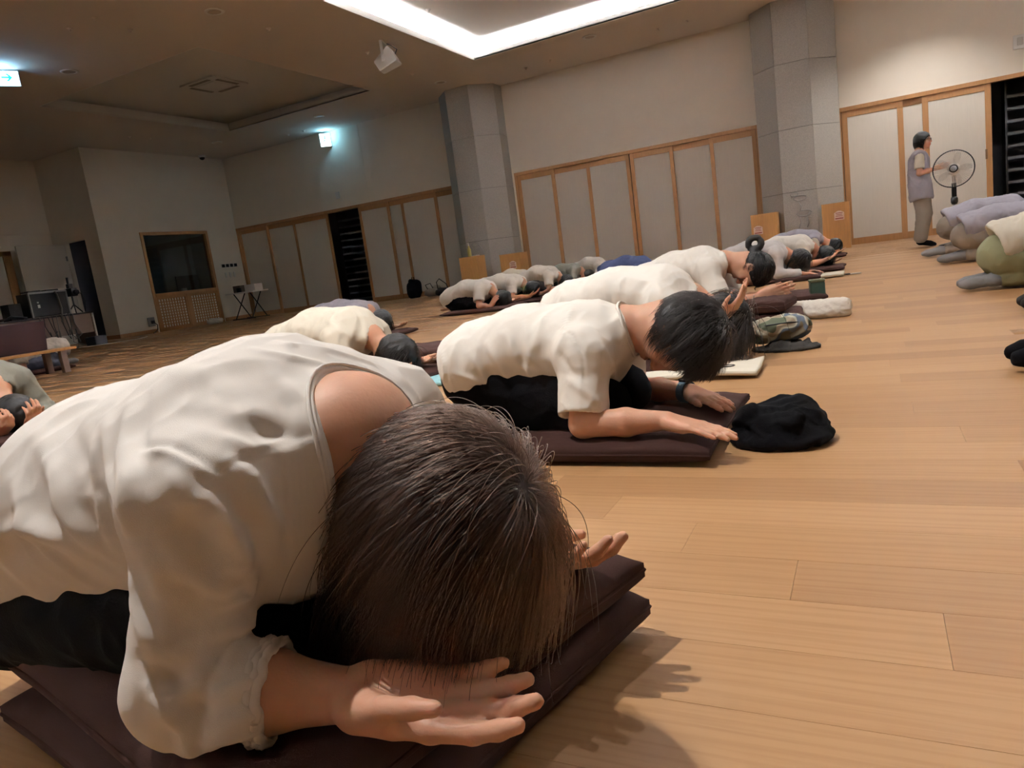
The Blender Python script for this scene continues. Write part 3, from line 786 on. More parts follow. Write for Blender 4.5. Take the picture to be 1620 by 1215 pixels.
# exit signs
M_EXW = mat('exit_panel', (225, 250, 255), .4, emit=2.2); M_EXG = mat('exit_green', (0, 150, 130), .4, emit=.5)
def exit_sign(c, ln, h, facing, label, kind):
    e = empty('exit_sign', c, facing, label, 'sign')
    bm = BM(); box(bm, (-ln / 2, -.03, -h), (ln / 2, .03, 0), .008); obj('case', bm, M_WHITE, e)
    bm = BM(); box(bm, (-ln / 2 + .012, -.034, -h + .012), (ln / 2 - .012, -.03, -.012)); f = obj('panel', bm, M_EXW, e)
    bm = BM()
    if kind == 'arrow':
        for p in ([(-.02, 0), (.1, 0), (.1, .03), (-.02, .03)], [(.04, .075), (.075, .075), (.135, .015), (.075, -.045), (.04, -.045), (.1, .015)]):
            poly_slab(bm, [(x + .04, -.035, z - h / 2) for x, z in p], (0, -1, 0), .003)
        for k in range(2): box(bm, (-.06 + k * .03, -.038, -h / 2 - .1), (-.045 + k * .03, -.035, -h / 2 - .03))
        box(bm, (-.075, -.038, -h / 2 - .06), (-.02, -.035, -h / 2 - .045))
        # running figure at the left part
        lathe(bm, [(.022, 0), (.022, .003)], 12, (-.14, -.035, -h / 2 + .075), (0, -1, 0))
        for a, b_ in (((-.14, .05), (-.16, -.02)), ((-.16, -.02), (-.12, -.06)), ((-.12, -.06), (-.14, -.11)), ((-.16, -.02), (-.2, -.06)), ((-.14, .04), (-.1, .01)), ((-.14, .04), (-.19, .03))):
            tube(bm, [(a[0], -.037, a[1] - h / 2), (b_[0], -.037, b_[1] - h / 2)], .011, 6)
    else:
        lathe(bm, [(.02, 0), (.02, .003)], 12, (.0, -.035, -h / 2 + .08), (0, -1, 0))
        for a, b_ in (((0, .06), (-.02, -.01)), ((-.02, -.01), (.02, -.05)), ((.02, -.05), (.0, -.1)), ((-.02, -.01), (-.06, -.05)), ((0, .05), (.04, .02)), ((0, .05), (-.05, .04))):
            tube(bm, [(a[0], -.037, a[1] - h / 2), (b_[0], -.037, b_[1] - h / 2)], .01, 6)
    obj('pictogram', bm, M_EXG, f)
    return e
exit_sign((-12.55, 7.62, ZC - .02), .55, .25, math.radians(58), 'glowing green exit sign with an arrow at the upper left', 'arrow')
exit_sign((-13.16, 16.30, ZC - .05), .3, .36, math.radians(40), 'small glowing exit sign high on the long wall above the dark gap', 'man')
l = bpy.data.lights.new('exit_glow', 'POINT'); l.energy = 5; l.color = (.25, .6, 1); l.shadow_soft_size = .1
o = bpy.data.objects.new('exit_glow', l); COL.objects.link(o); o.location = (-12.35, 7.5, ZC - .12)
l = bpy.data.lights.new('exit_glow', 'POINT'); l.energy = 4; l.color = (.25, .7, 1); l.shadow_soft_size = .1
o = bpy.data.objects.new('exit_glow', l); COL.objects.link(o); o.location = (-13.0, 16.15, ZC - .15)
# hung loudspeaker
q = at(606, 68, z=ZC)
sp = empty('ceiling_speaker', q, math.radians(20), 'white loudspeaker hung by a bracket from the ceiling', 'speaker')
bm = BM()
c = Vector((.0, 0, -.33)); ax = Matrix.Rotation(math.radians(-28), 3, 'Y')
xa, ya, za = ax @ Vector((1, 0, 0)), Vector((0, 1, 0)), ax @ Vector((0, 0, 1))
f8 = []
for sx, wy, hz in ((-.17, .13, .1), (.2, .19, .15)):
    for sy, sz in ((-1, -1), (1, -1), (1, 1), (-1, 1)):
        f8.append(bm.verts.new(c + xa * sx + ya * sy * wy + za * sz * hz))
for q4 in ((3, 2, 1, 0), (4, 5, 6, 7), (0, 1, 5, 4), (1, 2, 6, 5), (2, 3, 7, 6), (3, 0, 4, 7)): bm.faces.new([f8[k] for k in q4])
bmesh.ops.bevel(bm, geom=bm.edges[:], offset=.012, segments=2, affect='EDGES')
obj('cabinet', bm, M_WHITE, sp)
bm = BM(); obox(bm, c + xa * .205, (xa, ya, za), (.004, .175, .135), .003); obj('grille', bm, mat('speaker_grille', (214, 208, 200), .7, bump=.4, bscale=300), sp)
bm = BM()
for s in (-1, 1): box(bm, (-.025, s * .185 - .004, -.36), (.025, s * .185 + .004, 0))
box(bm, (-.025, -.185, -.012), (.025, .185, 0)); obj('bracket', bm, M_WHITE, sp)
bm = BM(); tube(bm, [(.05, .05, -.01), (.12, .12, -.03), (.2, .15, -.1), (.14, .1, -.24), (.05, .05, -.3)], .01, 6); obj('cord', bm, M_BLKMET, sp, True)
# wall fittings
for p, lab in (((535, 309), 'small white sensor on the long wall above the dark gap'),):
    q = at(*p, y=Y1); bm = BM(); box(bm, (q[0] - .06, Y1 - .05, q[2] - .09), (q[0] + .06, Y1, q[2] + .09), .01); tag(obj('wall_sensor', bm, M_WHITE), lab, 'sensor')
q = at(1613, 66, y=Y1)
ws = empty('wall_switch', (q[0], Y1, q[2]), 0, 'white switch box high on the wall at the right edge', 'switch')
bm = BM(); box(bm, (-.1, -.02, -.12), (.1, 0, .12), .008); obj('plate', bm, M_WHITE, ws)
bm = BM(); box(bm, (-.04, -.03, -.06), (.05, -.02, .07), .006); obj('button', bm, mat('light_grey_plastic', (196, 192, 186), .5), ws)
# ------------------------------------------------------------------ signed-distance bodies, meshed with surface nets
def unit(v):
    v = np.asarray(v, float); return v / (np.linalg.norm(v) + 1e-12)
class Cone:
    """round cone a->b, radii ra->rb; flat=(axis, s) stretches the section along axis"""
    def __init__(s, a, b, ra, rb=None, flat=None):
        s.a, s.b = np.array(a, float), np.array(b, float)
        s.ra, s.rb = ra, ra if rb is None else rb
        s.flat = flat
        R = max(s.ra, s.rb) * (flat[1] if flat else 1)
        s.lo, s.hi = np.minimum(s.a, s.b) - R, np.maximum(s.a, s.b) + R
    def d(s, X, Y, Z):
        px, py, pz = X - s.a[0], Y - s.a[1], Z - s.a[2]
        ab = s.b - s.a
        if s.flat:
            n = unit(s.flat[0]); k = 1 - 1 / s.flat[1]
            q = px * n[0] + py * n[1] + pz * n[2]
            px, py, pz = px - k * q * n[0], py - k * q * n[1], pz - k * q * n[2]
            ab = ab - k * (ab @ n) * n
        L = ab @ ab + 1e-12
        t = np.clip((px * ab[0] + py * ab[1] + pz * ab[2]) / L, 0, 1)
        return np.sqrt((px - t * ab[0]) ** 2 + (py - t * ab[1]) ** 2 + (pz - t * ab[2]) ** 2) - (s.ra + (s.rb - s.ra) * t)
class Ell:
    def __init__(s, c, r, ax=None):
        s.c = np.array(c, float); s.r = np.array(r, float)
        s.ax = np.eye(3) if ax is None else np.array([unit(v) for v in ax])
        e = np.sqrt(((s.ax * s.r[:, None]) ** 2).sum(0))
        s.lo, s.hi = s.c - e, s.c + e
    def d(s, X, Y, Z):
        px, py, pz = X - s.c[0], Y - s.c[1], Z - s.c[2]
        k0 = 0; k1 = 0
        for a, r in zip(s.ax, s.r):
            q = px * a[0] + py * a[1] + pz * a[2]
            k0 = k0 + (q / r) ** 2; k1 = k1 + (q / (r * r)) ** 2
        k0 = np.sqrt(k0); k1 = np.sqrt(k1) + 1e-9
        return k0 * (k0 - 1) / k1
class Half:
    """half-space: inside where (p-c).n < 0"""
    def __init__(s, c, n):
        s.c = np.array(c, float); s.n = unit(n)
    def d(s, X, Y, Z):
        return (X - s.c[0]) * s.n[0] + (Y - s.c[1]) * s.n[1] + (Z - s.c[2]) * s.n[2]
class Field:
    def __init__(s): s.ops = []
    def add(s, p, k=.02): s.ops.append(('a', p, k)); return s
    def sub(s, p, k=.004): s.ops.append(('s', p, k)); return s
    def cut(s, c, n, k=.004, box=None): s.ops.append(('c', Half(c, n), k)); return s
    def mesh(s, h, name, smooth=1):
        lo = np.min([p.lo for o, p, k in s.ops if o == 'a'], 0) - 3 * h - .01
        hi = np.max([p.hi for o, p, k in s.ops if o == 'a'], 0) + 3 * h + .01
        n = np.ceil((hi - lo) / h).astype(int) + 1
        X = (lo[0] + h * np.arange(n[0], dtype=np.float32)).astype(np.float32)[:, None, None]
        Y = (lo[1] + h * np.arange(n[1], dtype=np.float32)).astype(np.float32)[None, :, None]
        Z = (lo[2] + h * np.arange(n[2], dtype=np.float32)).astype(np.float32)[None, None, :]
        D = np.full(n, .12, np.float32)
        for o, p, k in s.ops:
            if o == 'c':
                d2 = p.d(X, Y, Z); sl = (slice(None),) * 3
            else:
                pad = k + 3 * h + .012
                i0 = np.clip(np.floor((p.lo - pad - lo) / h).astype(int), 0, n); i1 = np.clip(np.ceil((p.hi + pad - lo) / h).astype(int) + 1, 0, n)
                if (i1 <= i0).any(): continue
                sl = tuple(slice(a, b) for a, b in zip(i0, i1))
                d2 = p.d(X[sl[0]], Y[:, sl[1]], Z[:, :, sl[2]])
            d1 = D[sl]
            if o == 'a':
                hh = np.clip(.5 + .5 * (d1 - d2) / k, 0, 1)
                D[sl] = d1 + (d2 - d1) * hh - k * hh * (1 - hh)
            else:
                if o == 's': d2 = -d2
                hh = np.clip(.5 - .5 * (d1 - d2) / k, 0, 1)
                D[sl] = d1 + (d2 - d1) * hh + k * hh * (1 - hh)
        V, Q = surface_nets(D, lo, h)
        for _ in range(smooth): V = relax(V, Q, .5)
        return V, Q
def surface_nets(D, lo, h):
    S = D < 0
    c = np.zeros(tuple(np.array(D.shape) - 1), np.int8)
    sh = [(i, j, k) for i in (0, 1) for j in (0, 1) for k in (0, 1)]
    nx, ny, nz = c.shape
    for i, j, k in sh: c += S[i:i + nx, j:j + ny, k:k + nz]
    I, J, K = np.nonzero((c > 0) & (c < 8))
    idx = np.full(c.shape, -1, np.int32); idx[I, J, K] = np.arange(len(I))
    val = {s: D[I + s[0], J + s[1], K + s[2]] for s in sh}
    P = np.zeros((len(I), 3), np.float64); N = np.zeros(len(I))
    for a in sh:
        for ax in range(3):
            if a[ax]: continue
            b = tuple(a[q] + (q == ax) for q in range(3))
            d0, d1 = val[a], val[b]
            m = (d0 < 0) != (d1 < 0)
            t = np.where(m, d0 / np.where(m, d0 - d1, 1), 0)
            p = np.array(a, float)[None].repeat(len(I), 0); p[:, ax] += t
            P += p * m[:, None]; N += m
    P = P / N[:, None]
    V = lo + h * (P + np.stack([I, J, K], 1))
    Q = []
    for ax in range(3):
        a = [slice(1, -1)] * 3; b = [slice(1, -1)] * 3
        a[ax] = slice(0, -1); b[ax] = slice(1, None)
        s0, s1 = S[tuple(a)], S[tuple(b)]
        e = np.nonzero(s0 != s1)
        e = [e[q] + (1 if q != ax else 0) for q in range(3)]
        flip = S[tuple(e)]
        u, v = [(1, 2), (2, 0), (0, 1)][ax]
        def g(du, dv):
            t = [x.copy() for x in e]; t[u] = t[u] - du; t[v] = t[v] - dv
            return idx[tuple(t)]
        q = np.stack([g(1, 1), g(0, 1), g(0, 0), g(1, 0)], 1)
        q[~flip] = q[~flip][:, ::-1]
        Q.append(q)
    Q = np.concatenate(Q)
    return V, Q[(Q >= 0).all(1)]
def relax(V, Q, w):
    n = len(V)
    E = np.concatenate([Q[:, [0, 1]], Q[:, [1, 2]], Q[:, [2, 3]], Q[:, [3, 0]]])
    cnt = np.bincount(E[:, 0], minlength=n) + np.bincount(E[:, 1], minlength=n)
    A = np.stack([np.bincount(E[:, 0], V[E[:, 1], q], n) + np.bincount(E[:, 1], V[E[:, 0], q], n) for q in range(3)], 1)
    return V * (1 - w) + w * A / np.maximum(cnt, 1)[:, None]
def normals(V, Q):
    d1 = V[Q[:, 2]] - V[Q[:, 0]]; d2 = V[Q[:, 3]] - V[Q[:, 1]]
    f = np.cross(d1, d2); N = np.zeros_like(V)
    for k in range(4):
        for q in range(3): N[:, q] += np.bincount(Q[:, k], f[:, q], len(V))
    return N / (np.linalg.norm(N, axis=1)[:, None] + 1e-12)
_LAT = np.random.default_rng(3).random((32, 32, 32)).astype(np.float32)
def noise(P):
    """smooth value noise, -1..1"""
    i = np.floor(P).astype(int); f = P - i; f = f * f * (3 - 2 * f)
    r = 0
    for a in (0, 1):
        for b in (0, 1):
            for c in (0, 1):
                wv = (f[:, 0] if a else 1 - f[:, 0]) * (f[:, 1] if b else 1 - f[:, 1]) * (f[:, 2] if c else 1 - f[:, 2])
                r = r + wv * _LAT[(i[:, 0] + a) % 32, (i[:, 1] + b) % 32, (i[:, 2] + c) % 32]
    return r * 2 - 1
def wrinkle(V, Q, amp, dirs, seed=0):
    """ridged cloth folds running along dirs (list of (direction, length, width, weight))"""
    N = normals(V, Q); D = np.zeros(len(V))
    for q, (d, ln, wd, wt) in enumerate(dirs):
        d = unit(d); a = unit(np.cross(d, (.3, .5, .81))); b = np.cross(d, a)
        P = np.stack([V @ d / ln, V @ a / wd, V @ b / wd], 1) + 7.3 * (q + seed)
        P[:, 1] += .5 * noise(V * 9 + seed)
        n = noise(P)
        D += wt * (1 - np.abs(n) * 1.8)
    return V + N * (amp * D)[:, None]

# ---- anatomy
def head_frame(u, f):
    u = unit(u); f = np.asarray(f, float); f = unit(f - u * (f @ u)); s = np.cross(u, f)   # s: person's left
    return u, f, s
def head_ops(F, c, u, f, k=1.0, face=True):
    u, f, s = head_frame(u, f); c = np.array(c, float)
    P = lambda x, y, z: c + k * (f * x + s * y + u * z)
    ax = (f, s, u)
    F.add(Ell(P(-.012, 0, .02), k * np.array((.094, .075, .09)), ax), .02)
    F.add(Ell(P(.022, 0, -.045), k * np.array((.066, .06, .072)), ax), .03)
    F.add(Cone(P(.058, 0, -.098), P(.05, 0, -.08), .02 * k, .03 * k), .025)
    for y in (-1, 1):
        F.add(Cone(P(.05, y * .012, -.095), P(-.004, y * .05, -.055), .016 * k, .018 * k), .02)
        F.add(Ell(P(.058, y * .04, -.03), k * np.array((.025, .022, .022)), ax), .02)
    if face:
        F.add(Cone(P(.077, -.03, .022), P(.077, .03, .022), .012 * k), .015)
        for y in (-1, 1):
            F.sub(Ell(P(.094, y * .031, .004), k * np.array((.014, .02, .011)), ax), .014)
            F.add(Ell(P(.074, y * .031, .002), k * np.array((.013, .017, .011)), ax), .004)
        F.add(Cone(P(.088, 0, .01), P(.104, 0, -.028), .007 * k, .011 * k), .01)
        for y in (-1, 1): F.add(Ell(P(.094, y * .012, -.032), k * np.array((.011, .008, .008)), ax), .006)
        F.add(Ell(P(.088, 0, -.058), k * np.array((.011, .022, .006)), ax), .006)
        F.add(Ell(P(.086, 0, -.069), k * np.array((.011, .019, .007)), ax), .005)
        for y in (-1, 1):
            F.add(Ell(P(-.012, y * .078, -.012), k * np.array((.019, .006, .03)), ax), .006)
            F.sub(Ell(P(-.008, y * .086, -.012), k * np.array((.011, .006, .02)), ax), .006)
    return u, f, s
def hand_ops(F, w, d, nrm, side, k=1.0, curl=(.25, .3, .25), spread=.035, thumb=(.6, .35), fcurl=None):
    """w wrist, d towards the fingers, nrm out of the PALM, side +1 if thumb lies along +cross(nrm,d)"""
    d = unit(d); nrm = np.asarray(nrm, float); nrm = unit(nrm - d * (nrm @ d)); t = np.cross(nrm, d) * side      # t: towards the thumb
    w = np.array(w, float); P = lambda a, b, c: w + k * (d * a + t * b + nrm * c)
    kn = [(.092, .030), (.096, .010), (.090, -.010), (.081, -.028)]
    for a, b in kn:
        F.add(Cone(P(.012, b * .6, 0), P(a, b, -.002), .0135 * k, .0115 * k), .014)
    F.add(Cone(P(.02, .02, .006), P(.055, .03, .006), .016 * k, .012 * k), .015)     # thumb mound
    F.add(Cone(P(.02, -.018, .006), P(.06, -.024, .005), .013 * k, .011 * k), .015)
    L = [(.043, .026, .021), (.047, .030, .022), (.044, .028, .021), (.034, .021, .019)]
    R = [(.0106, .0096, .0087, .0074), (.0108, .0098, .0089, .0076), (.0103, .0094, .0085, .0072), (.0091, .0083, .0076, .0065)]
    for i in range(4):
        a, b = kn[i]; p = P(a, b, -.002); ang = 0; cs = (fcurl[i] if fcurl else curl)
        sp = spread * (1.5 - i)
        for j in range(3):
            ang += cs[j]
            dd = d * math.cos(ang) + nrm * math.sin(ang)
            dd = unit(dd + t * sp * (1 if j == 0 else .6))
            q = p + dd * L[i][j] * k
            F.add(Cone(p, q, R[i][j] * k, R[i][j + 1] * k), .005)
            p = q
    p = P(.018, .022, .006)
    a1, lift = thumb
    d1 = unit(d * math.cos(a1) + t * math.sin(a1) + nrm * lift)
    q = p + d1 * .044 * k; F.add(Cone(p, q, .0145 * k, .0115 * k), .012)
    d2 = unit(d * math.cos(a1 * .55) + t * math.sin(a1 * .55) + nrm * lift * .6)
    r = q + d2 * .033 * k; F.add(Cone(q, r, .0112 * k, .0098 * k), .005)
    d3 = unit(d * math.cos(a1 * .4) + t * math.sin(a1 * .4) + nrm * lift * .4)
    F.add(Cone(r, r + d3 * .024 * k, .0098 * k, .0075 * k), .005)
def nail_pts(*a): return None

# ---- hair
def hair_strands(name, parent, m, n, c, u, f, k, whorl, length, gravity, floor_z, layers=.02, rad=.0005, steps=14, clump=90, seed=1, face_y=.03, cover=.55, fringe=1.0, puff=1.0, spread=.0, sideburn=-.06, tips=None, lock=.5):
    rs = np.random.default_rng(seed)
    u, f, s = head_frame(u, f); c = np.array(c, float); R = np.stack([f, s, u])          # rows
    rad3 = np.array((.100, .083, .100)) * k; off = np.array((-.014, 0, .016)) * k
    D = rs.normal(size=(n * 4, 3)); D /= np.linalg.norm(D, axis=1)[:, None]
    # scalp: everything behind a hairline plane; front line high on the brow
    keep = (D[:, 0] < .55 * cover + .9 * np.maximum(D[:, 2], -.2)) & (D[:, 2] > -.78) & ((D[:, 0] < .2) | (D[:, 2] > .1))
    D = D[keep][:n]; n = len(D)
    W = unit(np.array(whorl, float))
    P = D * rad3 + off
    lay = rs.random(n) ** .7 * layers
    lenv = length * (.5 + .8 * rs.random(n) ** .7) * (1 - (1 - fringe) * np.clip(D[:, 0] * 1.4, 0, 1))
    V = None
    pts = [P.copy()]
    gl = R @ np.array((0, 0, -1.0))
    cl = D[rs.integers(0, n, clump)]
    ci = np.argmax(D @ cl.T, 1)
    wob = rs.normal(size=(n, 3)) * spread
    step = lenv / (steps - 1)
    for j in range(steps - 1):
        t = j / (steps - 2)
        E = (P - off) / rad3; e = np.linalg.norm(E, axis=1); Nn = E / rad3; Nn /= np.linalg.norm(Nn, axis=1)[:, None]
        tw = -(W - (Nn @ W)[:, None] * Nn); tw /= np.linalg.norm(tw, axis=1)[:, None] + .15
        inside = np.clip(2.2 - e * 1.0, 0, 1)[:, None]
        g = gravity * (.25 + t)
        dirn = tw * (1.0 - .6 * t) * inside + gl[None] * g + wob + Nn * (.22 * puff * (1 - t) ** 3)
        V = dirn / np.linalg.norm(dirn, axis=1)[:, None] if V is None else .6 * V + .4 * dirn / np.linalg.norm(dirn, axis=1)[:, None]
        V /= np.linalg.norm(V, axis=1)[:, None]
        P = P + V * step[:, None]
        E = (P - off) / rad3; e = np.linalg.norm(E, axis=1)
        want = 1 + lay / .09 * min(1, (j + 1) / 4) * puff
        sc = np.where(e < want, want / e, 1.0)
        P = off + (P - off) * sc[:, None]
        pts.append(P.copy())
    A = np.stack(pts, 1)                                       # n, steps, 3
    # clumping
    lead = np.zeros((clump, steps, 3)); cnt = np.bincount(ci, minlength=clump)
    for j in range(steps):
        for q in range(3): lead[:, j, q] = np.bincount(ci, A[:, j, q], clump) / np.maximum(cnt, 1)
    tt = np.linspace(0, 1, steps)[None, :, None]
    A = A + (lead[ci] - A) * (lock * tt ** 1.2) * rs.random((n, 1, 1))
    Wd = c + A @ R
    if floor_z is not None:
        low = floor_z + .003 + lay * .5
        Wd[:, :, 2] = np.maximum(Wd[:, :, 2], low[:, None])
    return strand_curves(name, parent, m, Wd, rad)
def strand_curves(name, parent, m, Wd, rad):
    n, steps, _ = Wd.shape
    hc = bpy.data.hair_curves.new(name)
    hc.add_curves([steps] * n)
    hc.position_data.foreach_set('vector', Wd.astype(np.float32).ravel())
    r = (rad * (1 - .75 * np.linspace(0, 1, steps) ** 2))[None].repeat(n, 0).astype(np.float32).ravel()
    a = hc.attributes.get('radius') or hc.attributes.new('radius', 'FLOAT', 'POINT')
    a.data.foreach_set('value', r)
    hc.materials.append(m)
    o = bpy.data.objects.new(name, hc); COL.objects.link(o); o.parent = parent; o['kind'] = 'stuff'
    return o
def cap_field(c, u, f, k=1.0, grow=.012, cover=1.0, low=-.055):
    """solid hair base over the scalp"""
    u, f, s = head_frame(u, f); c = np.array(c, float); P = lambda x, y, z: c + k * (f * x + s * y + u * z); ax = (f, s, u)
    F = Field()
    F.add(Ell(P(-.014, 0, .018), k * np.array((.098 + grow, .08 + grow, .096 + grow)), ax), .01)
    F.add(Ell(P(-.04, 0, -.03), k * np.array((.048 + grow, .062 + grow, .05 + grow)), ax), .02)
    F.sub(Ell(P(.125, 0, -.05), k * np.array((.10, .085, .105)), ax), .01)
    F.sub(Ell(P(.05, 0, -.12), k * np.array((.09, .12, .07)), ax), .01)
    F.cut(P(0, 0, low * k), -u + f * .25, .012)
    F.cut(P(.08, 0, .066), f * .757 - u * .653, .012)
    return F, P, (f, s, u)
# ------------------------------------------------------------------ person builder
def mk(name, F, h, m, parent, smooth=1, wr=None, post=None):
    V, Q = F.mesh(h, name, smooth)
    if wr: V = wrinkle(V, Q, *wr)
    if post: V = post(V, Q)
    o = obj(name, mesh_from(name, V, Q), m, parent, True)
    return o
def fold_post(loc, folds):
    loc = np.array(loc, float)
    def fn(V, Q):
        N = normals(V, Q); D = np.zeros(len(V))
        bvh = BVHTree.FromPolygons(V.tolist(), Q.tolist())
        o = Vector(CC - loc)
        for pl, wd, hg in folds:
            pts = []
            for (x0, y0), (x1, y1) in zip(pl, pl[1:]):
                n = max(2, int(math.hypot(x1 - x0, y1 - y0) / 4))
                for t in np.linspace(0, 1, n):
                    h_ = bvh.ray_cast(o, Vector(ray(x0 + (x1 - x0) * t, y0 + (y1 - y0) * t)))
                    if h_[0] is not None: pts.append(tuple(h_[0]))
            if len(pts) < 4: continue
            P = np.array(pts)
            m = np.nonzero(((V > P.min(0) - 3 * wd) & (V < P.max(0) + 3 * wd)).all(1))[0]
            best = np.full(len(m), 9.0); bi = np.zeros(len(m), int)
            for q, p in enumerate(P):
                d2 = ((V[m] - p) ** 2).sum(1); k = d2 < best; best[k] = d2[k]; bi[k] = q
            tp = np.sin(np.pi * np.clip((bi + .5) / len(P), .04, .96)) ** .5
            D[m] += hg * tp * np.exp(-best / wd ** 2)
        return V + N * D[:, None]
    return fn
def collar_band(shirt, T, base, nd, spec, m):
    """band following the rim of the neck opening; spec = (radius, material or None)"""
    me = shirt.data; V = np.empty(len(me.vertices) * 3, np.float32); me.vertices.foreach_get('co', V); V = V.reshape(-1, 3).astype(float)
    hole = [p for o, p, k in T.ops if o == 's' and getattr(p, 'hole', False)]
    if not hole: return
    d = np.min([h.d(V[:, 0], V[:, 1], V[:, 2]) for h in hole], 0) - .0055
    E = np.empty(len(me.edges) * 2, np.int32); me.edges.foreach_get('vertices', E); E = E.reshape(-1, 2)
    E = E[(d[E[:, 0]] < 0) != (d[E[:, 1]] < 0)]
    w0 = d[E[:, 0]] / (d[E[:, 0]] - d[E[:, 1]])
    R = V[E[:, 0]] * (1 - w0)[:, None] + V[E[:, 1]] * w0[:, None]
    cen = R.mean(0); nd = np.linalg.svd(R - cen, full_matrices=False)[2]
    s, t, nd = nd[0], nd[1], nd[2]; base = cen
    ang = np.arctan2((R - cen) @ t, (R - cen) @ s); pts = []
    nb = 44
    for k in range(nb):
        sel = np.abs(((ang - (-math.pi + 2 * math.pi * (k + .5) / nb)) + math.pi) % (2 * math.pi) - math.pi) < math.pi / nb * 1.3
        if sel.any(): pts.append(R[sel].mean(0))
    P = np.array(pts)
    for _ in range(2): P = .5 * P + .25 * np.roll(P, 1, 0) + .25 * np.roll(P, -1, 0)
    for r, lift in spec:
        c = P + (P - (base + np.outer((P - base) @ nd, nd))) * lift
        bm = BM(); tube(bm, [tuple(p) for p in np.concatenate([c, c[:2]])], r, 7, False); obj('collar', bm, m, shirt, True)
def bow(z0=.05, **kw):
    """kneeling bow, facing +x, origin below the chest"""
    J = dict(hip=(-.42, 0, .20), waist=(-.22, 0, .275), chest=(.02, 0, .262), neck=(.13, 0, .225), head=(.255, 0, .115), u=(.93, 0, -.36), f=(-.36, 0, -.93), hk=.95,
             shR=(.05, -.155, .235), shL=(.05, .155, .235), elR=(.08, -.245, .04), elL=(.08, .245, .04), wrR=(.29, -.16, .035), wrL=(.29, .16, .035),
             hdR=(1, .12, .05), hdL=(1, -.12, .05), pnR=(0, 0, 1), pnL=(0, 0, 1), knR=(.0, -.10, .07), knL=(.0, .10, .07), anR=(-.43, -.09, .045), anL=(-.43, .09, .045), toR=(-.58, -.065, .03), toL=(-.58, .065, .03))
    J.update(kw)
    for k_, v in J.items():
        if k_ not in ('u', 'f', 'hk', 'hdR', 'hdL', 'pnR', 'pnL') and not k_.startswith('_'):
            if k_ not in kw: J[k_] = (v[0], v[1], v[2] + z0)
    return J
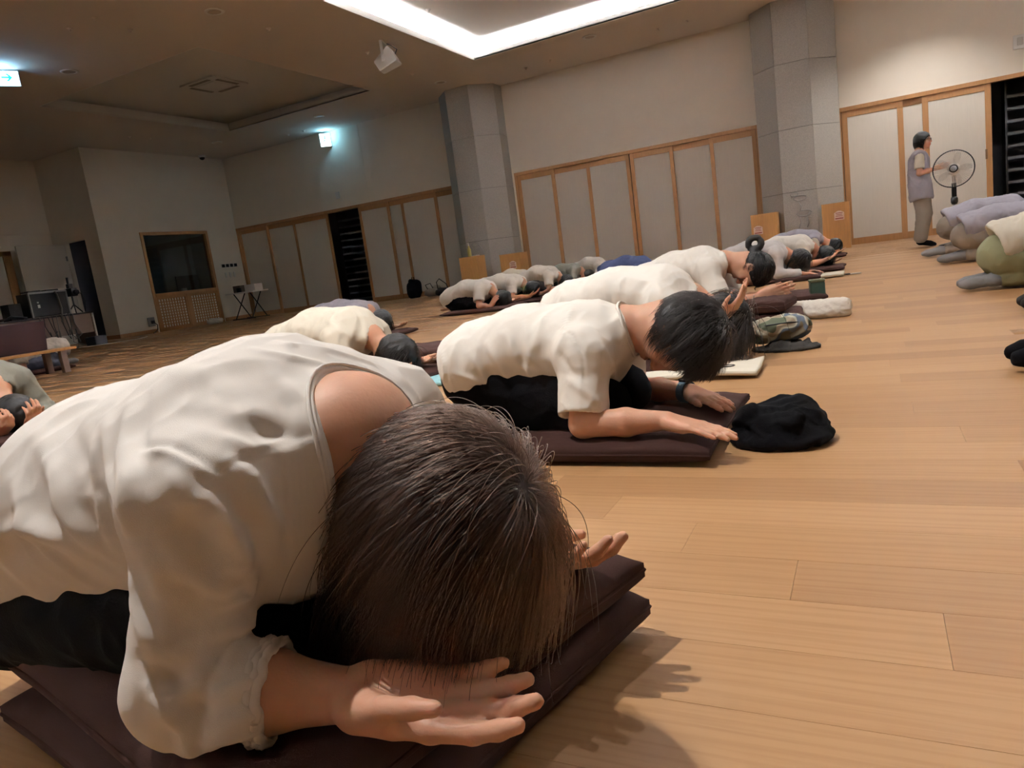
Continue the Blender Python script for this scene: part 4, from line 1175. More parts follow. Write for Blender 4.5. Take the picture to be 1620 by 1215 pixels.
def person(label, loc, J, rz=0, h=.009, top=None, topname='shirt', sleeve='short', sf=.62, legs=None, legname='trousers', hair='short', hairm=None, capm=None, strands=700, seed=1, group=None,
           sock=None, face=True, curl=((.2, .25, .2), (.2, .25, .2)), thumb=((.6, .3), (.6, .3)), wamp=.006, fat=1.0, tight=0.0, skin=None, fold=None, toppost=None, legpost=None, hairlen=.13, under=None, neckr=.066, hand_k=.95,
           skiphead=False, floor_z=.03, whorl=None, srad=.0011, hem=.10, shirt_h=None, capk={}, hs={}, shup=.018, sag=.035, folds=None, collar=None, slw=1.0, sfl=.86, flare=1.0, ears=False, bf=1.0, cuff=None, neckhole=None, extra_top=None, legw=None, sk=1.0, handh=None):
    root = empty('person', loc, rz, label, 'person', group)
    g = {k_: (np.array(v, float) if not np.isscalar(v) else v) for k_, v in J.items()}
    lat = unit(g['shL'] - g['shR'])
    hk = g['hk']; u, f, s = head_frame(g['u'], g['f'])
    sh = shirt_h or h
    # body
    gt = {k_: v for k_, v in g.items()}
    gt['hip'] = g['hip'] + np.array((0, 0, shup))
    B = Field()
    fl = (lat, 1.38)
    B.add(Cone(g['hip'], g['waist'], .098 * fat, .085 * fat, fl), .03).add(Cone(g['waist'], g['chest'], .085 * fat, .098 * fat, fl), .04)
    B.add(Cone(g['chest'], g['neck'], .085 * bf, .05 * bf, (lat, 1.4)), .04).add(Cone(g['shR'], g['shL'], .05), .04)
    nk = g['head'] - u * .055 * hk - f * .03 * hk
    B.add(Cone(g['neck'], nk, .058 * hk, .053 * hk), .03)
    for sd in 'RL': B.add(Cone(g['neck'] + np.array((0, 0, .012)), g['neck'] * .4 + g['sh' + sd] * .6 + np.array((0, 0, .004 + .018 * (bf > 1))), .048 * bf, .038), .04)
    head_ops(B, g['head'], u, f, hk, face)
    for sd in 'RL':
        B.add(Cone(g['sh' + sd], g['el' + sd], .047 * sk, .037 * sk), .025).add(Cone(g['el' + sd], g['wr' + sd] * .5 + g['el' + sd] * .5, .038 * sk, .036 * sk), .015)
        B.add(Cone(g['wr' + sd] * .55 + g['el' + sd] * .45, g['wr' + sd], .036 * sk, .025 * sk), .02)
        i = 'RL'.index(sd)
        hand_ops(B, g['wr' + sd], g['hd' + sd], g['pn' + sd], -1 if sd == 'R' else 1, hand_k, curl[i], thumb=thumb[i])
        ho = g['hip'] + lat * (.085 if sd == 'L' else -.085) * fat
        B.add(Cone(ho, g['kn' + sd], .075 * fat, .05), .03).add(Cone(g['kn' + sd], g['an' + sd], .048, .035), .03).add(Cone(g['an' + sd], g['to' + sd], .033, .022), .02)
    body = mk('body', B, h, skin or M_SKIN, root)
    # top
    T = Field(); a = 1 + tight
    hipb = g['hip']; g['hip'] = gt['hip']
    bk = g['hip'] + unit(g['hip'] - g['waist']) * hem
    T.add(Cone(bk, g['hip'], .115 * fat * a * flare, .126 * fat * a, (lat, 1.42)), .03)
    T.add(Cone(g['hip'], g['waist'], .126 * fat * a, .114 * fat * a, (lat, 1.4)), .04).add(Cone(g['waist'], g['chest'], .114 * fat * a, .122 * fat * a, (lat, 1.42)), .05)
    T.add(Cone(g['chest'], g['neck'], .108 * a, .066, (lat, 1.45)), .04).add(Cone(g['shR'], g['shL'], .07), .045)
    cut_arm = []
    for sd in 'RL':
        shd, el, wr = g['sh' + sd], g['el' + sd], g['wr' + sd]
        if sleeve == 'none': 
            T.add(Cone(shd, shd + (el - shd) * .12, .06, .055), .03)
            ou = lat * (.018 if sd == 'L' else -.018); cut_arm.append(Cone(shd + ou * 2.2 + (el - shd) * .1, el + ou * 3, .058, .075))
        elif sleeve == 'short':
            T.add(Cone(shd, shd + (el - shd) * (sf + .1), .068, .066), .035)
        else:
            T.add(Cone(shd, el, .068 * slw, .056 * slw), .035).add(Cone(el, el + (wr - el) * sfl, .056 * slw, .046), .02)
    if sag and abs(g['hip'][2] - g['chest'][2]) < .25:
        dz = np.array((0, 0, -sag)); T.add(Cone(g['waist'] + dz * .7, g['chest'] + dz, .10 * fat, .105, (lat, 1.3)), .03)
    if extra_top: extra_top(T, g)
    for c_ in cut_arm: T.sub(c_, .008)
    for sd in 'RL':
        shd, el, wr = g['sh' + sd], g['el' + sd], g['wr' + sd]
        if sleeve == 'short':
            d = unit(el - shd); p = shd + (el - shd) * sf
            T.sub(Cone(p + d * .105, p + d * .16, .1, .08), .006)
        elif sleeve == 'long':
            d = unit(wr - el); p = el + (wr - el) * sfl
            T.sub(Cone(p + d * .065, p + d * .11, .06), .004)
    nd = unit(nk - g['neck'])
    if neckhole: neckhole(T, g)
    else:
        hc_ = Cone(g['neck'] + nd * .035, nk + nd * .02, neckr, neckr * 1.15); hc_.hole = True
        T.sub(hc_, .006).sub(Cone(g['neck'] + nd * .07, nk + nd * .1, .085, .11), .006)
    hd = unit(g['hip'] - g['waist']); T.sub(Ell(bk + hd * .16, (.17, .3, .17), (hd, lat, np.cross(hd, lat))), .01)
    ax = unit(g['chest'] - g['hip'])
    dirs = [(lat + ax * .3, .22, .045, .5), (np.cross(ax, lat) + ax * .35 + lat * .2, .2, .04, .7), (unit(g['elR'] - g['shR']), .16, .035, .35)]
    if folds: toppost = fold_post(loc, folds)
    t_ = mk(topname, T, sh, top, root, 1, (wamp, dirs, seed), toppost)
    if cuff:
        for sd in 'RL':
            el, wr = g['el' + sd], g['wr' + sd]; d = unit(wr - el); c_ = el + (wr - el) * (sfl + .10); s_ = unit(np.cross(d, (0, 0, 1))); q_ = np.cross(s_, d)
            bm = BM()
            for dx in (-.006, 0, .006):
                tube(bm, [tuple(c_ + d * (dx + .0015 * math.sin(9 * x)) + (s_ * math.cos(x) + q_ * math.sin(x)) * (cuff + .0016 * math.sin(17 * x + dx * 400))) for x in np.linspace(0, 2 * math.pi, 61)], .0052, 6, False)
            obj('cuff', bm, top, t_, True)
    if collar: collar_band(t_, T, g['neck'], nd, collar, top)
    g['hip'] = hipb
    # legs
    Lg = Field()
    b_ = g['hip'] + np.array((0, 0, 0.))
    b_ = b_ - np.array((0, 0, .018)); Lg.add(Cone(b_ - lat * .052, b_ + lat * .052, .112 * fat), .04)
    Lg.add(Cone(b_, g['waist'], .10 * fat, .085 * fat, (lat, 1.3)), .04)
    for sd in 'RL':
        ho = b_ + lat * (.066 if sd == 'L' else -.066) * fat
        kn, an = g['kn' + sd], g['an' + sd]
        d0 = unit(an - kn); lw = legw or (.1, .075, .068, .052)
        Lg.add(Cone(ho, kn, lw[0] * fat, lw[1]), .03).add(Cone(kn, an + (kn - an) * .1, lw[2], lw[3]), .02)
        d = unit(an - kn); Lg.sub(Cone(an + d * .105, an + d * .14, .085), .006)
    mk(legname, Lg, sh, legs, root, 1, (.006, [(lat, .15, .04, .6), (ax, .2, .05, .4)], seed + 3), legpost)
    if sock:
        for sd in 'RL':
            Fk = Field(); kn, an, to = g['kn' + sd], g['an' + sd], g['to' + sd]
            heel = an + (an - kn) * .06
            Fk.add(Cone(an + (kn - an) * .18, heel, .038, .04), .02).add(Cone(heel, to, .04, .034), .02).add(Cone(to, to + unit(to - heel) * .04, .034, .026), .015)
            mk('sock', Fk, h, sock, root, 1, (.002, [(lat, .1, .02, 1)], seed))
    if under: under(root, g)
    # hair
    if hair != 'none':
        HF, P, hx = cap_field(g['head'], u, f, hk, **({'grow': .016} | capk))
        capx = {}
        if hair == 'bun':
            HF.add(Ell(P(-.085, 0, .07), np.array((.045, .05, .045)), hx), .012)
        if ears:
            for y_ in (-1, 1): HF.sub(Ell(P(.006, y_ * .09, -.012), hk * np.array((.032, .022, .036)), hx), .01)
        if hair == 'loop':
            for q in range(12):
                a0, a1 = q * math.pi / 6, (q + 1) * math.pi / 6
                pp = lambda a_: P(-.128 + .036 * math.cos(a_), .0, -.075 + .036 * math.sin(a_))
                HF.add(Cone(pp(a0), pp(a1), .016), .006)
            HF.add(Cone(P(-.07, 0, -.03), P(-.095, 0, -.05), .03), .012)
        ho = mk('hair', HF, max(.005, min(h, .008)), capm or M_CAP_BLACK, root, 2, (.004, [(-f + u * .2, .18, .02, 1)], seed))
        wl = (-.62, 0, .75) if whorl is None else whorl
        R = np.stack([f, s, u])
        if strands:
            d_ = dict(layers=.012, rad=srad, steps=9, clump=60, seed=seed)
            d_.update(hs)
            hair_strands('hair_strand', ho, hairm or M_HAIR_BLACK, strands, g['head'], u, f, hk, np.array(wl), hairlen, d_.pop('gravity', .8), floor_z, **d_)
    return root
# ------------------------------------------------------------------ cushions
def cushion(loc, sx, sy, th, rz=0, label='', group=None, tilt=0, m=None, seed=0, name='floor_cushion', p=10, edge=.3, cat='cushion', parent=None, sag=0):
    n = 34; rs = np.random.default_rng(seed)
    g_ = np.sin(np.linspace(-1, 1, n) * math.pi / 2)
    U, W_ = np.meshgrid(g_, g_, indexing='ij')
    b_ = ((1 - np.abs(U) ** p) * (1 - np.abs(W_) ** p)).clip(0, 1) ** .5
    hgt = th / 2 * (edge + (1 - edge) * b_) * (1 - .0 * U)
    # pinched corners
    cr = (np.abs(U) * np.abs(W_)) ** 4
    pull = 1 - .02 * (1 - cr) * np.maximum(np.abs(U), np.abs(W_)) ** 6
    flat = np.stack([U.ravel() * 4 + seed, W_.ravel() * 4, np.zeros(n * n)], 1)
    nz = (noise(flat) * .10 + .08 * noise(flat * 2.3)).reshape(n, n) * th
    X, Y = U * sx / 2 * pull, W_ * sy / 2 * pull
    zc = th / 2 + nz * .15
    top = np.stack([X, Y, zc + hgt + np.where(b_ > .2, nz * .5, 0)], -1); bot = np.stack([X, Y, np.maximum(zc - hgt, .001)], -1)
    V = np.concatenate([top.reshape(-1, 3), bot.reshape(-1, 3)]); Q = []
    I = np.arange(n * n).reshape(n, n)
    for i in range(n - 1):
        for j in range(n - 1):
            Q.append((I[i, j], I[i + 1, j], I[i + 1, j + 1], I[i, j + 1])); Q.append(tuple(n * n + x for x in (I[i, j], I[i, j + 1], I[i + 1, j + 1], I[i + 1, j])))
    per = [I[i, 0] for i in range(n)] + [I[n - 1, j] for j in range(1, n)] + [I[i, n - 1] for i in range(n - 2, -1, -1)] + [I[0, j] for j in range(n - 2, 0, -1)]
    for a, b2 in zip(per, per[1:] + per[:1]): Q.append((a, n * n + a, n * n + b2, b2))
    root = empty(name, loc, rz, label, cat, group) if parent is None else parent
    obj('cover', mesh_from(name, V, Q), m or M_CUSH, root, True)
    seam = [V[i] * (.5) + V[n * n + i] * .5 for i in per] 
    c = np.mean(seam, 0)
    bm = BM(); tube(bm, [tuple(q) for q in seam + seam[:1]], .003, 5, False); obj('seam', bm, m or M_CUSH, root, True)
    return root
# ------------------------------------------------------------------ people
def W2L(loc, J):
    return {k_: (v if (k_ in ('u', 'f', 'hk', 'hdR', 'hdL', 'pnR', 'pnL')) else tuple(np.array(v, float) - np.array(loc, float))) for k_, v in J.items()}
# --- nearest woman
HL = (-.75, .62, 0)
cushion((-.70, .695, .0), .67, .62, .075, math.radians(-12), 'dark brown floor cushion lowest under the nearest bowing woman', 'brown floor cushions', seed=3)
cushion((-.70, .70, .066), .66, .61, .07, math.radians(-14), 'dark brown floor cushion on top under the nearest bowing woman', 'brown floor cushions', seed=4)
JH = W2L(HL, dict(hip=(-1.13, .62, .20), waist=(-.93, .62, .325), chest=(-.66, .62, .375), neck=(-.535, .62, .375), head=(-.445, .62, .275), u=(.93, .05, -.36), f=(-.36, 0, -.93), hk=1.08,
    shR=(-.60, .465, .36), shL=(-.60, .785, .365), elR=(-.622, .415, .185), elL=(-.60, .86, .18), wrR=(-.468, .475, .163), wrL=(-.485, .81, .15), hdR=(1, .22, -.03), hdL=(.95, 0, .02), pnR=(.0, -.35, .94), pnL=(0, .3, .95),
    knR=(-.66, .53, .20), knL=(-.66, .72, .20), anR=(-1.08, .53, .17), anL=(-1.08, .71, .17), toR=(-1.2, .54, .08), toL=(-1.2, .70, .08)))
def hero_extra(T, g):
    w = lambda *p: np.array(p) - np.array(HL)
    lat = np.array((0, 1, 0))
    T.add(Cone(w(-.90, .61, .28), w(-.63, .60, .33), .12, .115, (lat, 1.25)), .04)
    T.add(Cone(w(-.60, .58, .33), w(-.575, .56, .285), .085, .06, (lat, 1.2)), .04)
    T.add(Ell(w(-1.02, .487, .235), (.24, .03, .10), [(.98, .12, .14), (-.12, .99, 0), (-.14, 0, .99)]), .03)
def hero_hole(T, g):
    w = lambda *p: np.array(p) - np.array(HL)
    c = Cone(w(-.468, .62, .46), w(-.42, .62, .27), .078, .105, ((0, 1, 0), 1.12)); c.hole = True
    T.sub(c, .006)
_H = [([(440, 541), (520, 556), (598, 578)], .006, .005), ([(400, 552), (500, 575), (585, 605)], .006, .004), ([(205, 640), (198, 720), (212, 860)], .012, .009), ([(165, 660), (178, 760), (205, 830)], .010, .006), ([(232, 620), (222, 690), (228, 760)], .009, -.005),
      ([(60, 690), (120, 820), (200, 900)], .014, .010), ([(20, 760), (60, 830), (130, 880)], .012, .009), ([(0, 850), (50, 825), (110, 850), (165, 895)], .012, .010), ([(110, 670), (140, 760), (190, 850)], .012, -.006),
      ([(340, 690), (400, 715), (455, 700)], .010, .007), ([(385, 655), (425, 690), (470, 690)], .010, -.006), ([(300, 640), (380, 660), (440, 660)], .014, .006), ([(330, 790), (378, 860), (385, 905)], .012, .010), ([(345, 770), (395, 830), (400, 880)], .010, -.008),
      ([(232, 870), (258, 930), (300, 965)], .012, .007), ([(300, 1085), (360, 1050), (392, 985)], .012, .010), ([(255, 1135), (275, 1100), (335, 1085)], .010, .009), ([(305, 1175), (370, 1135), (440, 1120)], .010, .010), ([(320, 1150), (325, 1085), (370, 1020)], .010, -.008), ([(225, 960), (270, 1030), (350, 1040)], .014, .007), ([(270, 900), (330, 930), (385, 920)], .012, .007), ([(260, 820), (320, 860), (380, 870)], .014, -.007), ([(255, 840), (300, 900), (375, 945)], .010, .006),
      ([(222, 703), (265, 704), (305, 722), (345, 745)], .005, -.005), ([(225, 712), (265, 713), (300, 731), (340, 754)], .006, .005), ([(345, 745), (400, 722), (480, 692)], .004, -.003)]
_H += [([(210, 930), (235, 1010), (250, 1120)], .010, .008), ([(300, 790), (310, 900), (300, 1010)], .016, -.008), ([(345, 960), (390, 940), (400, 900)], .008, .010), ([(340, 1000), (385, 985), (402, 950)], .008, .009), ([(360, 900), (388, 885), (390, 850)], .008, .008), ([(240, 1090), (290, 1150), (300, 1190)], .009, .009), ([(330, 1110), (390, 1080), (430, 1075)], .008, .008), ([(280, 1195), (350, 1165), (430, 1150)], .008, .009), ([(230, 1040), (290, 1090), (320, 1130)], .010, -.008),
       ([(440, 600), (480, 640), (490, 690)], .012, .007), ([(250, 580), (320, 600), (380, 640)], .018, .006), ([(150, 700), (150, 780), (180, 860)], .010, .008), ([(90, 720), (110, 800), (150, 870)], .010, .007), ([(30, 800), (80, 870), (150, 925)], .010, .009), ([(400, 760), (430, 830), (430, 900)], .012, .008), ([(350, 720), (395, 760), (410, 800)], .010, .007), ([(265, 740), (300, 790), (350, 800)], .012, .007)]
_H += [([(452 + 11 * k, 700), (456 + 11 * k, 800), (468 + 9 * k, 900)], .0035, .004) for k in range(6)]
person('nearest bowing woman with brown hair and a loose white long sleeved shirt', HL, JH, h=.0035, top=M_SHIRT, sleeve='long', legs=M_BLKCL, strands=16000, hairm=M_HAIR_BROWN, capm=M_CAP_BROWN, floor_z=.14, hairlen=.178, srad=.00042, extra_top=hero_extra, neckhole=hero_hole, folds=_H, collar=((.0035, .0), (.0022, .055)), wamp=.004,
       hs=dict(layers=.02, steps=15, clump=420, gravity=.5, spread=.07, puff=1.0, lock=.85), seed=11, curl=((.1, .22, .15), (.2, .3, .3)), thumb=((.25, .55), (.5, .4)), fat=1.05, whorl=(-.68, .0, .72), capk=dict(grow=.004), slw=.86, hand_k=1.0, sfl=.42, bf=1.12, cuff=.046)
# --- second woman
L2 = (-.76, 2.0, 0)
cushion((-.80, 2.02, 0), .86, .66, .06, 0, 'flat brown floor cushion under the woman with the wrist band', 'brown floor cushions', seed=5)
J2 = W2L(L2, dict(hip=(-1.125, 2.0, .235), waist=(-.97, 2.0, .295), chest=(-.76, 2.0, .29), neck=(-.655, 2.0, .315), head=(-.49, 2.0, .285), u=(.87, 0, -.5), f=(-.5, -.16, -.85), hk=1.05,
    shR=(-.72, 1.84, .275), shL=(-.72, 2.16, .275), elR=(-.715, 1.76, .10), elL=(-.74, 2.24, .10), wrR=(-.49, 1.775, .10), wrL=(-.50, 2.12, .10), hdR=(.9, -.25, -.16), hdL=(.9, -.75, -.16), pnR=(-.1, 0, -1), pnL=(-.1, 0, -1),
    knR=(-.70, 1.89, .12), knL=(-.70, 2.10, .12), anR=(-1.13, 1.91, .09), anL=(-1.13, 2.09, .09), toR=(-1.27, 1.93, .08), toL=(-1.27, 2.06, .08)))
def band(root, g):
    a = unit(g['wrL'] - g['elL']); c = g['wrL'] - a * .022
    bm = BM(); s = unit(np.cross(a, (0, 0, 1))); t = np.cross(s, a)
    for k in range(5):
        q = c + a * (k - 2) * .005; tube(bm, [tuple(q + s * .0325 * math.cos(x) + t * .0305 * math.sin(x)) for x in np.linspace(0, 2 * math.pi, 29)], .0035, 5, False)
    obj('wrist_band', bm, mat('blue_grey_rubber', (92, 118, 138), .5), root, True)
    bm = BM(); q = c + t * .034; obox(bm, q, (a, s, t), (.013, .011, .005), .003); obj('band_screen', bm, M_BLACK, root)
_P = [([(862, 498), (842, 560), (832, 610)], .016, .010), ([(906, 482), (893, 530), (880, 560)], .014, .008), ([(800, 528), (822, 575), (872, 612)], .014, .011), ([(770, 545), (800, 592), (850, 625)], .014, .011), ([(742, 560), (772, 604), (800, 620)], .014, .009), ([(830, 512), (838, 560), (872, 596)], .014, .010),
      ([(886, 520), (905, 530), (922, 565), (925, 600)], .006, -.006), ([(950, 545), (968, 580), (972, 620)], .012, .009), ([(900, 600), (930, 625), (948, 640)], .012, .008), ([(885, 560), (905, 590), (925, 600)], .012, -.007), ([(720, 590), (760, 605), (800, 602)], .010, .008), ([(700, 560), (705, 590), (700, 620)], .012, .008)]
person('woman with short black hair, white tee and blue wrist band on the second cushion', L2, J2, h=.0045, top=M_TEE, legs=M_BLKCL, strands=7000, hairlen=.085, srad=.0006, floor_z=.15, seed=12, curl=((.05, .06, .06), (.05, .06, .06)), thumb=((.5, .0), (.5, .0)), sf=.74, under=band, folds=_P, collar=((.007, .0), (.004, .2)), sag=.05, wamp=.004,
       hs=dict(gravity=.4, layers=.016, spread=.08, steps=10, clump=260, fringe=.45, lock=.75), capk=dict(grow=.010), hem=.05)
def tee_under(m, sf=.6, name='undershirt'):
    def fn(root, g):
        F = Field()
        for sd in 'RL':
            a, e = g['sh' + sd], g['el' + sd]; d = unit(e - a)
            F.add(Cone(a, a + d * .19, .058, .06), .03); F.sub(Cone(a + d * .26, a + d * .3, .1, .08), .006)
        F.add(Cone(g['shR'], g['shL'], .06), .03)
        mk(name, F, .008, m, root, 1, (.005, [((0, 0, 1), .1, .03, 1)], 5))
    return fn
CUSHL = {}
def place(label, x, y, top, legs, z0=.05, rz=0, cush=True, **kw):
    over = kw.pop('over', {})
    cl = kw.pop('cl', None) or ' '.join(label.split()[:9])
    if cush:
        cushion((x + kw.pop('cdx', 0), y, 0), .95, .62, .055, rz, 'brown floor cushion under the ' + cl, 'brown floor cushions', seed=int(abs(x * 7 + y * 13)))
    J = bow(z0, **{k_: (v if k_ in ('u', 'f', 'hk', 'hdR', 'hdL', 'pnR', 'pnL') else v) for k_, v in over.items()})
    return person(label, (x, y, 0), J, rz, top=top, legs=legs, **kw)
BC = 'bowing people in rows'
# third: white tee, long black hair spilling forward, both hands raised behind the second woman's head
L3 = (-.80, 3.2, 0)
place('woman whose long black hair spills onto the printed towel', -.84, 3.2, M_TEE, M_BLKCL, seed=21, group=BC, h=.008, cdx=-.2, strands=3000, hairlen=.42, srad=.0008, floor_z=.02, cl='woman with long spilling hair',
      over=dict(hip=(-.42, 0, .28), waist=(-.22, 0, .345), chest=(.0, 0, .33), neck=(.12, 0, .29), head=(.24, 0, .19), u=(.8, 0, -.6), f=(-.6, 0, -.8), wrR=(.26, -.10, .20), wrL=(.25, .02, .21), hdR=(.75, .1, .65), hdL=(.75, .1, .68), pnR=(-.6, .3, .75), pnL=(-.6, -.3, .75), elR=(.1, -.22, .1), shR=(.03, -.155, .29), shL=(.03, .155, .29), elL=(.12, .2, .1)), hs=dict(gravity=1.6, layers=.02, steps=12, spread=.06))
# fourth: bun loop, palms together
L4 = (-.86, 4.5, 0)
J4 = W2L(L4, dict(hip=(-1.28, 4.5, .28), waist=(-1.1, 4.5, .36), chest=(-.93, 4.5, .375), neck=(-.80, 4.5, .385), head=(-.635, 4.5, .325), u=(.74, .0, -.6), f=(-.66, -.1, -.74), hk=1.02,
    shR=(-.87, 4.34, .355), shL=(-.87, 4.66, .355), elR=(-.78, 4.24, .15), elL=(-.76, 4.72, .13), wrR=(-.60, 4.40, .165), wrL=(-.58, 4.52, .165), hdR=(.97, .1, .2), hdL=(.97, -.08, .2), pnR=(0, 1, .1), pnL=(0, -1, .1),
    knR=(-.82, 4.39, .12), knL=(-.82, 4.61, .12), anR=(-1.26, 4.41, .1), anL=(-1.26, 4.59, .1), toR=(-1.4, 4.43, .085), toL=(-1.4, 4.57, .085)))
cushion((-.9, 4.5, 0), .95, .62, .06, 0, 'brown floor cushion under the woman with the looped hair bun', 'brown floor cushions', seed=31)
person('woman with a looped black hair bun holding her palms together', L4, J4, h=.007, top=M_TEE, legs=M_BLKCL, hair='loop', strands=2200, hairlen=.035, ears=True, srad=.0008, seed=22, group=BC, whorl=(-.85, 0, -.55), capk=dict(grow=.003), hs=dict(gravity=0, layers=.004), curl=((.02, .05, .05), (.02, .05, .05)), thumb=((.35, .1), (.35, .1)))
# farther in the same column
place('person in pale grey sweatshirt with a hand flat on a towel', -.92, 7.9, M_SWEAT, M_TAUPE, seed=23, group=BC, h=.01, sleeve='long', strands=900, srad=.0014, over=dict(head=(.25, 0, .20), chest=(.02, 0, .30), waist=(-.22, 0, .33), neck=(.13, 0, .275), pnR=(0, 0, -1), pnL=(0, 0, -1), wrR=(.30, -.2, .07), hdR=(1, 0, -.1), wrL=(.3, .16, .06)), cl='pale grey sweatshirt')
place('black haired person with one palm lifted beyond the pale grey sweatshirt', -.74, 8.95, M_TEE, M_BLKCL, seed=24, group=BC, h=.011, strands=700, srad=.0016, over=dict(wrR=(.26, -.16, .12), hdR=(.95, 0, .35), pnR=(0, -.2, 1)), cl='person with one lifted palm')
place('person in lavender grey vest over white tee before the tall box', -.80, 11.9, M_LAV, M_TAUPE, seed=25, group=BC, h=.011, sleeve='none', under=tee_under(M_IVORY), strands=700, srad=.0018, over=dict(head=(.30, 0, .17), chest=(.02, 0, .32), waist=(-.2, 0, .36), hip=(-.42, 0, .3), neck=(.14, 0, .27), shR=(.05, -.155, .29), shL=(.05, .155, .29)), cl='lavender vest before the tall box')
place('person in navy trousers whose back rises behind the white tees', -2.68, 9.2, M_NAVY, M_NAVY, seed=26, group=BC, h=.011, strands=0, over=dict(hip=(-.42, 0, .26), waist=(-.2, 0, .33), chest=(.02, 0, .3)), cl='person in navy trousers')
# second column
place('black haired person in ivory knit top behind the nearest woman', -2.56, 3.12, M_IVORY, M_TAUPE, seed=27, group=BC, h=.008, sleeve='short', sf=.75, strands=2500, srad=.0009, hairlen=.15, over=dict(hip=(-.47, 0, .22), waist=(-.24, 0, .315), chest=(.0, 0, .30), neck=(.12, 0, .26), head=(.26, 0, .145), shR=(.03, -.165, .27), shL=(.03, .165, .27), hk=1.02), fat=1.1, neckr=.075, cl='ivory knit behind the nearest woman')
place('person in lavender grey top half hidden behind the ivory knit', -4.6, 5.75, M_LAV, M_TAUPE, seed=28, group=BC, h=.01, strands=700, srad=.0014, over=dict(waist=(-.22, 0, .3), chest=(.02, 0, .27)), cl='half hidden lavender top at left')
place('bald topped person in grey green shirt at the left edge', -4.16, 2.05, M_GREY, M_TAUPE, seed=29, group=BC, h=.007, sleeve='long', strands=1500, srad=.0011, hairlen=.06, over=dict(wrR=(.31, -.12, .06), hdR=(.8, .1, .55), pnR=(-.6, 0, .8), wrL=(.36, .0, .07), hdL=(.7, -.1, .6), pnL=(-.6, 0, .8), head=(.25, 0, .125)), curl=((.7, .8, .5), (.5, .7, .5)), cl='grey green shirt at the left edge')
# left group
place('woman in white tee and black trousers at the left end of the far group', -4.44, 8.05, M_TEE, M_BLKCL, seed=30, group=BC, h=.009, strands=900, srad=.0014, hair='bun', over=dict(hip=(-.42, 0, .2), head=(.27, 0, .125), wrR=(.20, -.18, .06), hdR=(.6, .2, .8), pnR=(.4, .5, .3), chest=(.02, 0, .28), waist=(-.2, 0, .3)), cl='leftmost woman of the far group')
place('woman in white tee raising an open palm behind the first of the far group', -4.42, 8.95, M_TEE, M_BLKCL, seed=31, group=BC, h=.01, strands=700, srad=.0014, hair='bun', over=dict(wrR=(.33, -.22, .09), hdR=(.9, .2, .4), pnR=(-.3, 0, 1), wrL=(.42, .0, .1), hdL=(.9, .0, .4), pnL=(-.3, 0, 1), chest=(.02, 0, .28), waist=(-.2, 0, .31)), cl='woman raising a palm in the far group')
place('person in white tee and charcoal trousers in the middle of the far group', -4.45, 10.3, M_TEE, M_CHAR, seed=32, group=BC, h=.01, strands=700, srad=.0016, over=dict(chest=(.02, 0, .31), waist=(-.2, 0, .35), hip=(-.42, 0, .24), neck=(.14, 0, .26), shR=(.05, -.155, .28), shL=(.05, .155, .28)), cl='charcoal trousers in the far group')
place('person in grey tee at the right of the far group', -4.6, 11.7, M_GREY, M_TAUPE, seed=33, group=BC, h=.012, strands=0, over=dict(chest=(.02, 0, .29), waist=(-.2, 0, .31)), cl='grey tee in the far group')
place('person in white tee with a dark brown bun at the right of the far group', -4.45, 12.6, M_TEE, M_TAUPE, seed=34, group=BC, h=.012, strands=500, srad=.002, hair='bun', over=dict(head=(.2, 0, .22), chest=(.0, 0, .33), waist=(-.2, 0, .36), neck=(.1, 0, .3)), cl='dark brown bun in the far group')
place('person in white tee seen only by the back between the column boxes', -5.35, 11.2, M_IVORY, M_TAUPE, seed=35, group=BC, h=.012, strands=0, over=dict(chest=(.02, 0, .3), waist=(-.2, 0, .34), hip=(-.42, 0, .25)), cl='back between the column boxes')
# behind the low table
place('person in white shirt bowed behind the low table and laptop', -9.25, 5.05, M_TEE, mat('slate_cloth', (74, 78, 92), .85), seed=36, group=BC, h=.012, strands=0, rz=math.radians(-96), sock=M_SOCKG, over=dict(chest=(.02, 0, .24), waist=(-.2, 0, .27)), cl='person behind the low table')
# right column, seen from behind
RK = 'people kneeling with their backs to the right edge'
kk = dict(hip=(-.40, 0, .22), waist=(-.18, 0, .335), chest=(.10, 0, .31), neck=(.22, 0, .27), head=(.35, 0, .15), shR=(.13, -.155, .28), shL=(.13, .155, .28))
place('person in white tee and pale green trousers with grey socks at the right edge', 1.12, 5.35, M_IVORY, M_OLIVE, seed=37, group=RK, h=.008, strands=0, sock=M_SOCKG, fat=1.12, shup=.05, hem=-.01, over=kk, cush=False, z0=.02)
k2 = {**kk, 'hip': (-.40, 0, .26), 'waist': (-.18, 0, .36), 'chest': (.12, 0, .36)}
place('person in lavender blue top between the other two kneeling at the right', 1.2, 8.0, M_LAV, M_TAUPE, seed=38, group=RK, h=.009, strands=0, sock=M_SOCKG, fat=1.1, shup=.05, hem=.0, over=k2, cush=False, z0=.02)
k3 = {**kk, 'hip': (-.36, 0, .32), 'waist': (-.14, 0, .43), 'chest': (.18, 0, .43), 'neck': (.3, 0, .4), 'head': (.44, 0, .3), 'shR': (.2, -.155, .4), 'shL': (.2, .155, .4)}
place('person in lavender grey top kneeling nearest the standing woman', 1.14, 9.3, M_LAV, M_TAUPE, seed=39, group=RK, h=.009, strands=0, sock=M_SOCKG, fat=1.12, shup=.05, hem=.0, over=k3, cush=False, z0=.02)
place('person of whom only a black sock shows at the right edge', 1.02, 2.75, M_TEE, M_BLKCL, seed=40, group=RK, h=.009, strands=0, sock=M_BLKCL, cush=False, z0=.02, over=dict(waist=(-.2, 0, .22), hip=(-.36, 0, .18)))
